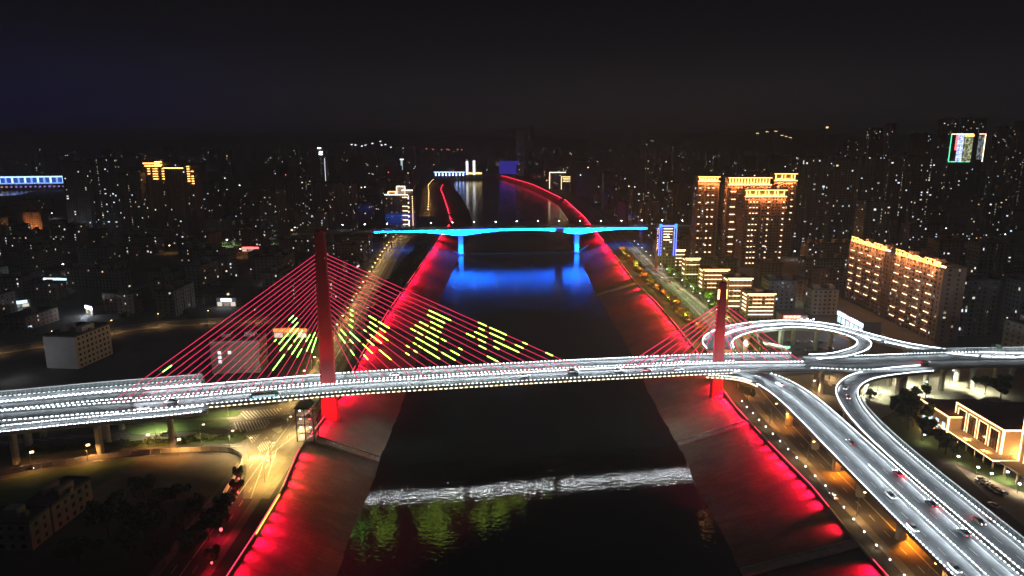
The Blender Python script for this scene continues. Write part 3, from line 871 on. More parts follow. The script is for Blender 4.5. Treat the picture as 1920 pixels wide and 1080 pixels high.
glow('strip_cyan2', (0.0,0.22,1.0), 1.3, False); glow('strip_cyan3', (0.02,0.25,0.6), 0.30, False)
def booms():
    t = tag(link('floating_boom', None), 'blue lit floating boom slung between the blue bridge piers and the banks', 'boom')
    t.location = (BPT(BS1, -9, 0).x, BPT(BS1, -9, 0).y, 0)
    p1, p2 = BPT(BS1, -8, 1.2), BPT(BS2, -8, 1.2)
    l = px(806, 455, 8); r = px(1124, 447, 8)
    part('boom_line', MB().tube([p1, l], 0.35, 5), M['strip_cyan2'], t)
    part('boom_line', MB().tube([p2, r], 0.35, 5), M['strip_cyan2'], t)
    part('boom_line', MB().tube([p1, p2], 0.16, 5), M['strip_cyan3'], t)
booms()

# ------------------------------------------------------------------ red lights along the river walls
def river_wall(label, top, side, gaps, seed):
    rr = random.Random(seed)
    t = thing('river_wall', label, 'wall', (top(300), 300, GZ))
    yy = [y for y in ys if 60 <= y]
    sec = []
    for y in yy:
        x = top(y); sec.append([(x-side*0.55, y, GZ-0.4), (x-side*0.05, y, GZ-0.4), (x-side*0.05, y, GZ+1.0), (x-side*0.55, y, GZ+1.0)][::(1 if side < 0 else -1)])
    part('wall', MB().loft(sec), M['concrete'], t)
    led = MB()
    y = 165.0; i = 0
    while y < (2050 if side > 0 else YEND-60):
        L = 8.0 if y < 460 else (13 if y < 950 else 42)
        yc = y+L/2
        inside = any(a <= yc <= b for a, b in gaps)
        if not inside and (y < 330 or rr.random() > 0.05):
            x0, x1 = top(y), top(y+L)
            d = Vector((x1-x0, L, 0)); ln = d.length; d.normalize()
            n = Vector((d.y, -d.x, 0)) if side > 0 else Vector((-d.y, d.x, 0))
            a = Vector(((x0+x1)/2, yc, GZ+1.7))+n*0.3
            b = a+n*(5.2 if y < 950 else 3.0)+Vector((0,0,-5.0))
            k = max(0.12, 0.85+0.38*noise1(y*0.23, seed))*rr.uniform(0.7, 1.3)*(1.0 if y < 460 else 0.8)
            o_ = lamp('AREA', 'red_washlight', a, ((420 if side > 0 else 640) if y < 330 else 800 if y < 950 else 200)*ln*k, RED_L, t, sx=ln*rr.uniform(0.5, 0.9), sy=0.25)
            from mathutils import Matrix
            zax = (a-b).normalized(); xax = (d-zax*d.dot(zax)).normalized(); yax = zax.cross(xax)
            o_.rotation_euler = Matrix((xax, yax, zax)).transposed().to_euler()
            o_.data.spread = R(66)
            p, q = Vector((x0, y, GZ+1.0)), Vector((x1, y+L, GZ+1.0))
            if k > 0.5 or y > 900: led.obox((p+q)/2-n*0.1, d, n, ln*0.96, 0.12 if y < 900 else 0.6, GZ+1.005, GZ+(1.14 if y < 900 else 1.9))
        y += L; i += 1
    part('led_strip', led, M['strip_red'], t, stuff=True)
    return t
WALL_L = river_wall('low river wall on the left bank with red lights washing the slope', LT, 1, [(px(508,915,GZ).y-4, px(500,930,GZ).y+1), (px(590,838,GZ).y-4, px(590,825,GZ).y+5), (282, 292)], 3)
river_wall('low river wall on the right bank with red lights washing the slope', RT, -1, [(px(1563,967,GZ).y-3, px(1545,945,GZ).y-6), (px(1630,1045,GZ).y, px(1597,1012,GZ).y), (px(1192,536,GZ).y-7, px(1190,526,GZ).y+6)], 5)

ya, yb = px(480,1004,GZ).y, px(529,922,GZ).y
am = MB()
for y0 in frange(ya, yb-3, 3.0)[:-1]:
    x0, x1 = LT(y0), LT(y0+3)
    d = Vector((x1-x0, 3, 0)); d.normalize(); n = Vector((d.y, -d.x, 0))
    am.obox(Vector(((x0+x1)/2, y0+1.5, 0))+n*0.15, d, n, 2.6, 0.2, GZ+0.4, GZ+0.8)
part('amber_strip', am, M['strip_amber'], WALL_L, stuff=True)

# ------------------------------------------------------------------ streets and ground surfaces
def flat(name, pts, dz, m, parent=None):
    mb = MB(); mb.v = [(p[0], p[1], GZ+dz) for p in pts]; mb.f = [tuple(range(len(pts)))]
    a = sum(pts[i][0]*pts[(i+1) % len(pts)][1]-pts[(i+1) % len(pts)][0]*pts[i][1] for i in range(len(pts)))
    if a < 0: mb.f = [mb.f[0][::-1]]
    return struct(name, mb, M[m])
def flatpx(name, pp, dz, m): return flat(name, [px(x, y, GZ) for x, y in pp], dz, m)
def onbank(top, rows, side):
    """street that follows a river wall at a varying set-back (y, set-back)"""
    pts = []
    for (y0, o0), (y1, o1) in zip(rows, rows[1:]):
        n = max(1, int((y1-y0)/30))
        for k in range(n):
            y = lerp(y0, y1, k/n); pts.append((top(y)+side*lerp(o0, o1, k/n), y, GZ))
    y, o = rows[-1]; pts.append((top(y)+side*o, y, GZ))
    # smooth
    q = [Vector(p) for p in pts]
    for _ in range(3):
        q = [q[0]]+[(q[i-1]+q[i]*2+q[i+1])/4 for i in range(1, len(q)-1)]+[q[-1]]
    return Path(q, 6.0)
LROAD = onbank(LT, [(40,16),(180,15),(290,15),(350,14),(480,18),(600,28),(780,42),(900,50),(1180,44),(1700,40),(2300,40)], -1)
RROAD = onbank(RT, [(40,17),(180,17),(260,17),(320,19),(420,22),(560,29),(680,25),(820,24),(1100,26),(1700,30),(2300,30)], 1)
def street(path, w, dz, mk=True, side=True, name='road'):
    r = struct(name, sheet(path, -w/2, w/2, dz), M['asphalt'])
    if side:
        for sd in (-1, 1):
            a, b = sd*(w/2), sd*(w/2+3.2)
            sec = [(min(a, b), -0.1), (max(a, b), -0.1), (max(a, b), 0.14), (min(a, b), 0.14)]
            struct('pavement', sweep(path, sec, 0, None, 8), M['paving'])
    if mk:
        m = dashes(path, [-w/4, w/4], dz+0.02, 4, 6, 0.2)
        sheet(path, -0.12, 0.12, dz+0.02, 0, None, 8, m)
        o = part('lane_marking', m, M['paint'], r, stuff=True)
    return r
street(LROAD, 13, 0.03)
street(RROAD, 15, 0.03)
# streets west of the river
def pl(pp): return Path([px(x, y, GZ) for x, y in pp], 6.0)
STREETS = {
 'viaduct_south': pl([(-300,945),(-60,895),(60,876),(180,860),(300,848),(400,840),(455,836)]),
 'viaduct_north': pl([(-300,872),(0,831),(200,815),(330,806),(440,797)]),
 'back_left': pl([(-260,702),(-60,668),(60,648),(150,636),(250,614),(400,602),(520,600),(630,598)]),
 'market': pl([(120,640),(160,590),(200,560),(290,530),(340,512)]),
 'cross_right': pl([(1270,560),(1400,640),(1480,590),(1560,560),(1700,540)]),
}
street(STREETS['viaduct_south'], 10, 0.028, side=False)
street(STREETS['viaduct_north'], 7, 0.026, side=False)
street(STREETS['back_left'], 12, 0.022)
street(STREETS['market'], 9, 0.018, side=False)
flatpx('junction', [(425,782),(440,768),(560,752),(600,772),(580,812),(560,846),(512,925),(455,925),(462,880),(452,850),(425,836),(470,826),(432,806)], 0.035, 'paving_warm') if False else None
M['junction'] = mat('junction_asphalt', (0.19,0.18,0.155), 0.8, 0.25, 0.2)
flatpx('junction', [(415,800),(432,775),(450,768),(560,752),(598,775),(580,812),(552,862),(505,935),(455,935),(462,880),(456,852),(440,838),(430,836),(465,822),(436,810)], 0.036, 'junction')
def hatch(zones):
    mb = MB()
    for a, b, c, d, n in zones:          # corner pixels: a-b leading edge, d-c opposite edge
        A, B, C_, D = [px(*q, GZ) for q in (a, b, c, d)]
        for i in range(n):
            t0, t1 = (i+0.1)/n, (i+0.5)/n
            p, q, r, s = A.lerp(B, t0), A.lerp(B, t1), D.lerp(C_, t1), D.lerp(C_, t0)
            vs = [Vector((v.x, v.y, GZ+0.06)) for v in (p, q, r, s)]
            mb.quad(*vs)
    o = struct('road_marking', mb, M['paint'])
hatch([((447,772),(530,765),(538,776),(462,787),13), ((437,792),(505,787),(512,800),(445,812),12), ((462,817),(496,813),(505,822),(472,830),7),
       ((478,832),(507,826),(515,836),(488,848),7), ((464,858),(520,852),(518,858),(462,864),12), ((525,782),(545,775),(550,785),(540,792),5), ((508,804),(528,799),(530,808),(522,813),5)])
LINES = MB()
for a, b in (((505,838),(470,935)), ((520,840),(488,935)), ((430,790),(545,782)), ((440,815),(530,792)), ((560,812),(510,850)), ((470,845),(508,828))):
    A, B = px(*a, GZ), px(*b, GZ); d = (B-A).normalized(); n = Vector((-d.y, d.x, 0))*0.11
    z = Vector((0,0,0.058))
    LINES.quad(A-n+z, B-n+z, B+n+z, A+n+z)
struct('road_marking', LINES, M['paint'])
for k, pp in enumerate(([(-80,815),(0,806),(150,797),(300,783),(438,768),(453,773),(445,781),(300,797),(150,808),(0,822),(-80,832)],
           [(230,806),(300,797),(425,786),(434,794),(425,803),(380,807),(250,816)],
           [(-80,852),(0,843),(150,832),(300,822),(440,811),(461,819),(452,829),(300,836),(150,848),(0,862),(-80,872)])):
    mb = MB().prism([(p.x, p.y) for p in [px(x, y, GZ) for x, y in pp]][::-1], GZ-0.1, GZ+0.16)
    struct('grass_verge', mb, M['grass'])
flatpx('vacant_lot', [(-60,912),(60,886),(220,862),(330,853),(425,853),(446,864),(438,890),(415,925),(300,945),(150,955),(-60,985)], 0.02, 'dirt')
flatpx('grass_verge', [(-60,915),(60,888),(220,864),(262,860),(230,885),(160,925),(-60,960)], 0.04, 'grass')
flatpx('forecourt', [(1432,712),(1560,696),(1960,688),(1960,772),(1720,752),(1640,790),(1575,770),(1500,775)], 0.02, 'paving')
flatpx('lawn', [(1648,790),(1720,752),(1800,830),(1905,900),(1935,930),(1870,905),(1800,870),(1760,860),(1700,830)], 0.035, 'grass')
flatpx('car_park', [(1790,872),(1830,890),(1905,900),(1990,890),(2060,1010),(1960,1020),(1850,930)], 0.03, 'paving')
flatpx('car_park', [(1395,640),(1430,622),(1500,614),(1570,620),(1610,640),(1580,660),(1500,668),(1400,668)], 0.025, 'asphalt')
# a wide river to the west, a little above the plain so that its sheet is in view
lake = [px(x, y, GZ) for x, y in ((-700,372),(-200,376),(30,366),(80,356),(128,346),(128,334),(-200,322),(-700,318))]
flat('water', lake, 0.3, 'water')

# river stairs: ramps cut into the slope, with side walls
def bank_stair(label, y, top, wat, side, wdt=3.2):
    t = thing('river_stair', label, 'stairs', (top(y), y, GZ), group='stairs down the river banks')
    x0, x1 = top(y), wat(y)
    n = 24; mb = MB()
    for i in range(n):
        a, b = lerp(x0, x1, i/n), lerp(x0, x1, (i+1)/n); z = lerp(GZ, 0.2, i/n)
        mb.box(min(a, b), max(a, b), y-wdt/2, y+wdt/2, z-1.6, z+0.12)
    part('steps', mb, M['concrete'], t)
    for s in (-1, 1):
        yy = y+s*(wdt/2+0.25); v = []
        for x, z in ((x0, GZ+0.5), (x1, 0.6)): v.append((x, z))
        w_ = MB().loft([[(x, yy-0.22, z-2.2), (x, yy+0.22, z-2.2), (x, yy+0.22, z+0.35), (x, yy-0.22, z+0.35)] for x, z in v])
        part('side_wall', w_, M['concrete'], t)
bank_stair('long stair down the left slope just in front of the left pylon', px(610,832,8).y, LT, LW, 1, 4.2)
bank_stair('stair down the right slope just in front of the right pylon', px(1320,815,5).y, RT, RW, -1, 3.4)
bank_stair('stair crossing the red right slope below the roadside trees', px(1192,532,GZ).y, RT, RW, -1, 5.0)
bank_stair('stair on the right slope in the lower right corner', px(1597,1014,GZ).y-2, RT, RW, -1, 3.0)

# stair tower beside the left pylon
def stair_tower():
    b = px(578, 822, GZ)
    t = thing('stair_tower', 'open steel stair tower with dark roof between the junction and the left pylon', 'stair tower', b)
    W_, D_ = 7.5, 7.0
    posts = [(-1,-1),(1,-1),(1,1),(-1,1),(0,-1),(0,1)]
    for sx, sy in posts:
        part('post', MB().box(b.x+sx*W_/2-0.15, b.x+sx*W_/2+0.15, b.y+sy*D_/2-0.15, b.y+sy*D_/2+0.15, GZ, GZ+15.6), M['dark_steel'], t)
    for k in range(4):
        z = GZ+3.9*k+0.2
        part('landing', MB().box(b.x-W_/2, b.x+W_/2*(0.1 if k else 1), b.y-D_/2, b.y+D_/2, z, z+0.25), M['concrete'], t)
        rl = MB()
        for s in (-1, 1):
            rl.box(b.x-W_/2, b.x+W_/2, b.y+s*D_/2-0.05, b.y+s*D_/2+0.05, z+1.05, z+1.15)
            for i in range(9): rl.box(b.x-W_/2+W_*i/8-0.03, b.x-W_/2+W_*i/8+0.03, b.y+s*D_/2-0.03, b.y+s*D_/2+0.03, z+0.2, z+1.1)
        part('railing', rl, M['steel'], t, stuff=True)
        if k < 3:
            st = MB()
            for i in range(12):
                f = i/12; x = b.x+W_/2*(0.1+0.85*f)
                st.box(x, x+0.34, b.y-D_/2+0.3, b.y-0.2, z+0.2+3.9*f*0.5, z+0.34+3.9*f*0.5)
                st.box(x, x+0.34, b.y+0.2, b.y+D_/2-0.3, z+0.2+3.9*(1-f*0.5), z+0.34+3.9*(1-f*0.5))
            part('stair_flight', st, M['steel'], t, stuff=True)
        for s, m in ((-0.25, 'bulb_white'), (0.3, 'bulb_red' if k != 1 else 'bulb_white')):
            part('lamp', MB().box(b.x+s*W_-0.3, b.x+s*W_+0.3, b.y-D_/2-0.1, b.y-D_/2+0.15, z+2.6, z+2.85), M[m], t)
        lamp('POINT', 'stair_light', b+Vector((0,-1.5,3.9*k+3.2)), 500, (1.0,0.55,0.4), t, 0.2)
    part('roof', MB().loft([[(b.x-W_*0.62, b.y-D_*0.62, GZ+15.6), (b.x+W_*0.35, b.y-D_*0.62, GZ+15.6), (b.x+W_*0.35, b.y+D_*0.62, GZ+15.6), (b.x-W_*0.62, b.y+D_*0.62, GZ+15.6)],
                            [(b.x-W_*0.55, b.y-D_*0.55, GZ+16.1), (b.x+W_*0.3, b.y-D_*0.55, GZ+16.1), (b.x+W_*0.3, b.y+D_*0.55, GZ+16.1), (b.x-W_*0.55, b.y+D_*0.55, GZ+16.1)]]), M['roof'], t)
    part('gangway', MB().box(b.x+W_*0.1, b.x+W_*0.1+2.6, b.y, b.y+16, GZ+15.0, GZ+15.25), M['concrete'], t)
stair_tower()

# fence round the vacant lot: white sheet panels, bright at the lit bend
def lot_fence():
    pth = Path([px(x, y, GZ) for x, y in ((-60,905),(60,881),(220,857),(330,849),(405,846),(440,851),(455,864),(449,882),(436,904),(418,934))], 2.0)
    t = thing('site_fence', 'long white sheet fence curving round the vacant lot beside the junction', 'fence', px(440,851,GZ))
    n = int(pth.len/4.0); base = None
    for i in range(n):
        a, r, d = pth.at((i+0.02)*pth.len/n); b, _, _ = pth.at((i+0.98)*pth.len/n)
        m = MB().loft([[tuple(a+r*0.05), tuple(a-r*0.05), tuple(a-r*0.05+Vector((0,0,2.3))), tuple(a+r*0.05+Vector((0,0,2.3)))],
                       [tuple(b+r*0.05), tuple(b-r*0.05), tuple(b-r*0.05+Vector((0,0,2.3))), tuple(b+r*0.05+Vector((0,0,2.3)))]])
        part('panel', m, M['white'], t)
lot_fence()

# ------------------------------------------------------------------ buildings
glow('strip_civic', (1.0,0.55,0.24), 5.0); glow('win_cool2', (0.55,0.85,1.0), 1.6, False)
glow('sign_red2', (1.0,0.25,0.35), 5.0, False)
glow('sign_green2', (0.30,1.0,0.55), 1.6, False)
glow('sign_orange', (1.0,0.36,0.06), 1.4, False)
glow('strip_blue2', (0.09,0.08,1.0), 0.8, False)
glow('sign_white2', (0.55,0.85,1.0), 2.5, False)
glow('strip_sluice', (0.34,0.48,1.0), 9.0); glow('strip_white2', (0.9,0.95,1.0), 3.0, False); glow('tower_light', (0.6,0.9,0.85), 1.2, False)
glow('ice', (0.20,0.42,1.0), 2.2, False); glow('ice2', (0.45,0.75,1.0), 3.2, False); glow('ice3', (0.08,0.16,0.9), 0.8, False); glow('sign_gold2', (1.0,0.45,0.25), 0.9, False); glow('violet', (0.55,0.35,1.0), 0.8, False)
def at(xp, Y, z=GZ):
    d = Y*math.cos(PITCH)+(CAMZ-z)*math.sin(PITCH)
    return (xp-960)/FPX*d
def ztop(yp, Y):
    return CAMZ-Y*math.tan(PITCH+math.atan((yp-540)/FPX))
TAKEN = []
def take(x, y, r): TAKEN.append((x, y, r))
def free(x, y, r): return all((x-a)**2+(y-b)**2 > (r+c)**2 for a, b, c in TAKEN)

def facade_cells(w, d, nf, fh, bay, z0=0.0, inset=1.0, sides=(0,1,2,3)):
    """window cells (origin, along, normal, width, height) on the four faces of a w x d block"""
    out = []
    faces = {0: ((-w/2,-d/2),(1,0),(0,-1),w), 1: ((w/2,-d/2),(0,1),(1,0),d), 2: ((w/2,d/2),(-1,0),(0,1),w), 3: ((-w/2,d/2),(0,-1),(-1,0),d)}
    for k in sides:
        (ox, oy), (ax, ay), (nx, ny), L = faces[k]
        n = max(1, int((L-2*inset)/bay)); st = (L-2*inset)/n
        for f in range(nf):
            for i in range(n):
                c = inset+(i+0.5)*st
                out.append((k, f, i, n, ox+ax*c, oy+ay*c, ax, ay, nx, ny, z0+f*fh))
    return out
def pane(mb, x, y, ax, ay, nx, ny, z, w, h, e=0.06):
    a = (x-ax*w/2+nx*e, y-ay*w/2+ny*e); b = (x+ax*w/2+nx*e, y+ay*w/2+ny*e)
    mb.quad((a[0], a[1], z), (b[0], b[1], z), (b[0], b[1], z+h), (a[0], a[1], z+h))
def make_block(name, w, d, nf, fh=3.0, wall='wall0', lit=0.08, seed=0, bay=3.4, roof='roof', huts=2, bands=True, ww=1.7, wh=1.5, sides=(0,1,3), balc=True, dim=0.0, fins=0, ground_lit=0.0, cool=0.45):
    """a block standing at the origin: walls with floor bands, fins and balconies, glazing, roof with parapet and stair huts"""
    rr = random.Random(seed)
    h = nf*fh
    if name == 'town_block': lit *= rr.choice([0.1, 0.4, 0.7, 0.9, 1.8]); ww *= 0.85; wh *= 0.9
    t = bpy.data.objects.new(name, None); COL.objects.link(t); t.empty_display_size = 1
    wl = MB().box(-w/2, w/2, -d/2, d/2, -0.3, h, False)
    part('wall', wl, M[wall], t, world=False)
    if bands:
        b = MB()
        for f in range(1, nf+1):
            b.box(-w/2-0.14, w/2+0.14, -d/2-0.14, d/2+0.14, f*fh-0.32, f*fh-0.08)
        part('floor_band', b, M[wall], t, world=False, stuff=True)
    if fins:
        b = MB()
        for i in range(fins+1):
            x = -w/2+w*i/fins
            b.box(x-0.35, x+0.35, -d/2-0.55, -d/2-0.01, 0, h-0.1); b.box(x-0.35, x+0.35, d/2+0.01, d/2+0.55, 0, h-0.1)
        part('fin', b, M[wall], t, world=False, stuff=True)
    rf = MB()
    for x0, x1, y0, y1 in ((-w/2-0.15, w/2+0.15, -d/2-0.15, -d/2+0.2), (-w/2-0.15, w/2+0.15, d/2-0.2, d/2+0.15), (-w/2-0.15, -w/2+0.2, -d/2+0.2, d/2-0.2), (w/2-0.2, w/2+0.15, -d/2+0.2, d/2-0.2)):
        rf.box(x0, x1, y0, y1, h-0.07, h+0.95)
    rf.box(-w/2+0.2, w/2-0.2, -d/2+0.2, d/2-0.2, h-0.05, h+0.08)
    r_ = part('roof', rf, M[roof], t, world=False)
    for i in range(huts):
        x = (-w/2+w*(i+0.5)/huts)+rr.uniform(-1, 1); a = min(w*0.2, 5.0)*rr.uniform(0.7, 1.1); b = d*rr.uniform(0.3, 0.42)
        part('stair_hut', MB().box(x-a/2, x+a/2, -b/2, b/2, h+0.07, h+rr.uniform(2.6, 3.8)), M[wall], r_, world=False)
        part('water_tank', MB().box(x+a/2+0.4, x+a/2+2.0, -0.8, 0.8, h+0.07, h+1.7), M['steel'], r_, world=False)
    dark = MB(); lits = {'win_white': MB(), 'win_cool': MB(), 'win_warm': MB(), 'win_dim': MB(), 'win_pale': MB()}
    bal = MB()
    stairs = rr.random() < 0.45; st_off = rr.randrange(1, 7); st_p = rr.uniform(0.25, 0.6); row_f = rr.randrange(nf)
    for k, f, i, n, x, y, ax, ay, nx, ny, z in facade_cells(w, d, nf, fh, bay, 0, 1.0, sides):
        p = lit*(1.6 if rr.random() < 0.25 else 0.85)
        wv = ww*(0.75 if (i+f*0) % 3 == 1 else 1.0)
        if stairs and k in (0, 3) and n > 4 and i % 9 == st_off and rr.random() < st_p:
            pane(lits['win_pale' if f % 3 else 'win_dim'], x, y, ax, ay, nx, ny, z+1.4, 0.8, 1.0); continue
        if ground_lit and f == 0 and rr.random() < ground_lit:
            pane(lits[rr.choice(['win_white','win_warm','win_cool'])], x, y, ax, ay, nx, ny, z+0.4, bay*0.8, fh*0.75); continue
        if rr.random() < p:
            m = rr.random()
            pane(lits['win_white' if m < 0.34 else 'win_pale' if m < 0.55 else 'win_dim' if m < 0.68 else 'win_cool' if m < 0.68+cool*0.2 else 'win_warm'], x, y, ax, ay, nx, ny, z+rr.choice([0.9, 0.9, 0.3]), wv*rr.choice([0.45, 0.8, 1.0, 1.0, 1.5]), wh*rr.choice([0.7, 1.0, 1.0, 1.3]))
        elif rr.random() < dim:
            pane(lits['win_dim'], x, y, ax, ay, nx, ny, z+0.9, wv, wh)
        else:
            pane(dark, x, y, ax, ay, nx, ny, z+0.9, wv, wh)
        if balc and k in (0, 2) and i % 3 == 0 and f > 0:
            cx, cy_ = x+nx*0.62, y+ny*0.62
            bal.box(cx-1.3, cx+1.3, cy_-0.55, cy_+0.55, z+0.02, z+0.95)
    part('window', dark, M['glass'], t, world=False, stuff=True)
    for k, m in lits.items():
        if m.f: part('lit_window', m, M[k], t, world=False, stuff=True)
    if bal.f: part('balcony', bal, M[wall], t, world=False, stuff=True)
    return t
def place(t, label, cat, x, y, rz=0.0, group=None, z=GZ):
    t.location = (x, y, z); t.rotation_euler = (0, 0, rz); tag(t, label, cat, group)
    return t
def strip(parent, name, m, x0, x1, y0, y1, z0, z1):
    return part(name, MB().box(x0, x1, y0, y1, z0, z1), M[m], parent, world=False)
_shared = {}
SR = random.Random(99)
def shared(key, make, m):
    if key not in _shared: _shared[key] = make().mesh(key, M[m])
    return _shared[key]
def strips(parent, name, m, dims, locs):
    """alike light strips: one object each, one mesh for all"""
    key = '%s_%s_%s' % (name, m, dims)
    a, b, c = dims
    me = shared(key, lambda: MB().box(-a/2, a/2, -b/2, b/2, -c/2, c/2), m)
    for l in locs:
        if name != 'light_strip' or SR.random() > 0.07: link(name, me, parent, l)

# --- the gold-lit tower group on the right bank
def gold_tower(label, x0, x1, ytop, Y, cols, rows, sw, crown, crown_h=7.0, d=20, gap=2, side_cols=(), seed=1):
    xa, xb = at(x0, Y, 60), at(x1, Y, 60); w = xb-xa; zt = ztop(ytop, Y); nf = int((zt-GZ-crown_h)/3.05)
    t = make_block('apartment_tower', w, d, nf, 3.05, 'wall_brown', 0.03, seed, bay=3.2, fins=max(3, int(w/8)), huts=0, sides=(0,1,3))
    place(t, label, 'tower', (xa+xb)/2, Y+d/2, 0, 'gold-lit apartment towers')
    take((xa+xb)/2, Y+d/2, max(w, d)*0.7)
    h = nf*3.05
    # crown: colonnade with lit posts and eaves
    part('crown', MB().box(-w/2+1.5, w/2-1.5, -d/2+1.5, d/2-1.5, h+0.1, h+crown_h), M['wall_cream'], t, world=False)
    part('crown_roof', MB().box(-w/2-0.8, w/2+0.8, -d/2-0.8, d/2+0.8, h+crown_h+0.02, h+crown_h+0.7), M['wall_brown'], t, world=False)
    strip(t, 'crown_light', crown, -w/2-0.6, w/2+0.6, -d/2-1.15, -d/2-0.85, h+0.5, h+1.3)
    strip(t, 'crown_light', crown, -w/2-0.6, w/2+0.6, -d/2-1.15, -d/2-0.85, h+crown_h, h+crown_h+0.6)
    n = max(4, int(w/3.2))
    strips(t, 'crown_post_light', crown, (0.7, 0.3, crown_h-2.2), [(-w/2+w*(i+0.5)/n, -d/2+0.9, h+crown_h/2+0.4) for i in range(n) if seed+i % 3 != 5])
    for cx in cols:
        strips(t, 'light_strip', 'strip_white', (sw, 0.3, 0.55), [(-w/2+cx*w, -d/2-0.8, h-3.05*gap*(k+0.8)) for k in range(rows)])
    for cy_ in side_cols:
        strips(t, 'light_strip', 'strip_white', (0.3, 1.4, 0.6), [(-w/2-0.8, cy_, h-3.05*gap*(k+0.8)) for k in range(rows)])
    # area lights added in front of the crown to warm the walls
    for i in range(3):
        lamp('AREA', 'crown_light_wash', (t.location.x-w/2+w*(i+0.5)/3, t.location.y-d/2-2.2, GZ+h+2.0), 9000, (1.0,0.36,0.10), None, sx=w/3.4, sy=0.6).rotation_euler = (R(28), 0, 0)
    return t
gold_tower('gold-lit tower at the left of its group, with two dotted columns of lights', 1306, 1345, 329, 770, (0.10, 0.5, 0.72), 11, 2.0, 'strip_warm', 5.5, gap=2.6, seed=1)
gold_tower('widest gold-lit tower of its group with a long glowing crown', 1362, 1441, 330, 760, (0.12, 0.42), 11, 5.5, 'strip_warm', 8, gap=2.7, seed=2)
gold_tower('lower gold-lit tower standing in front of the widest one of its group', 1394, 1470, 357, 715, (0.14, 0.22, 0.30, 0.58, 0.95), 15, 1.5, 'strip_warm', 7, gap=1.9, seed=3)
gold_tower('gold-lit tower at the right end of its group, beside the dark slabs', 1447, 1488, 323, 785, (0.15, 0.85), 6, 2.2, 'strip_warm', 8, gap=2.4, seed=4)
# --- dark apartment slabs behind
for i, (x0, x1, yt, lt) in enumerate(((1490,1545,291,0.07),(1558,1602,295,0.05),(1606,1652,292,0.085),(1660,1700,296,0.06),(1704,1746,290,0.075))):
    Y = 835+i*6; xa, xb = at(x0, Y, 60), at(x1, Y, 60); nf = int((ztop(yt, Y)-GZ)/3.0)
    place(make_block('apartment_tower', xb-xa, 19, nf, 3.0, ['wall4','wall1','wall4','wall3','wall1'][i], lt, 40+i, fins=5, cool=0.9),
          'dark apartment slab with scattered lit windows, %s from the gold-lit towers' % nth(i+1), 'tower', (xa+xb)/2, Y+10, 0, 'dark apartment slabs')
    take((xa+xb)/2, Y+10, 26)

# --- long brown slab with gold roof lights, facing the river
def gold_slab():
    X, Y0, Y1, zt = 279.0, 440.0, 566.0, 61.0
    nf = 16; fh = (zt-GZ)/nf; w = Y1-Y0; d = 14.0
    t = make_block('apartment_slab', w, d, nf, fh, 'wall_brown', 0.02, 77, bay=4.2, fins=14, huts=4, sides=(0,1,3), balc=True, dim=0.05)
    place(t, 'long brown apartment slab with a glowing gold roofline and rows of light dashes', 'apartment block', X+d/2, (Y0+Y1)/2, -math.pi/2)
    for yy in (450, 500, 555): take(X+d/2, yy, 34)
    # local x runs from the far end to the near end; local -y faces the river
    h = nf*fh
    for k, (a, b) in enumerate(((-0.49, -0.06), (0.04, 0.47))):
        a, b = a*w, b*w
        rows = []
        for f in range(6 if k == 0 else 7):
            z = h-fh*(2.0*f+2.3)
            for g in range(4):
                xx = lerp(a, b, (g+0.35)/4)
                rows += [(xx-1.7, -d/2-0.9, z), (xx+1.7, -d/2-0.9, z)]
        strips(t, 'light_strip', 'strip_white', (2.5, 0.25, 0.32), rows)
        part('roof_frame', MB().box(a, b, -d/2+0.2, -d/2+2.2, h+0.1, h+1.0), M['wall_cream'], t, world=False)
        # stepped, lantern-like frames of light along the parapet
        xs = frange(a, b, (b-a)/9)
        loc_h, loc_v = [], []
        for i in range(9):
            z = h+(3.4 if i in (0, 1, 6, 7) else 1.9 if i % 2 else 2.7)
            loc_h.append((xs[i]+(b-a)/18, -d/2-0.3, z))
            for q in (0.2, 0.8): loc_v.append((xs[i]+(b-a)*q/9, -d/2-0.3, h+1.3))
        strips(t, 'roof_light', 'strip_warm', ((b-a)/9*0.9, 0.35, 0.45), loc_h)
        strips(t, 'roof_light', 'strip_warm', (0.5, 0.35, 2.4), loc_v)
        strips(t, 'roof_light', 'crown_orange', ((b-a)/9*0.8, 0.35, 0.5), [(x+(b-a)/18, -d/2-0.35, h+0.2) for x in xs[:-1]])
        strips(t, 'roof_light', 'strip_white', (5.0, 0.4, 1.0), [(b+3.0, -d/2-0.3, h+0.8)])
        for i in range(5):
            yw = (Y0+Y1)/2-lerp(a, b, (i+0.5)/5)
            o = lamp('AREA', 'roof_light_wash', (X-2.6, yw, GZ+h+1.2), 4200, (1.0,0.42,0.16), None, sx=9, sy=0.5)
            o.rotation_euler = (0, R(-24), 0)
    return t
gold_slab()
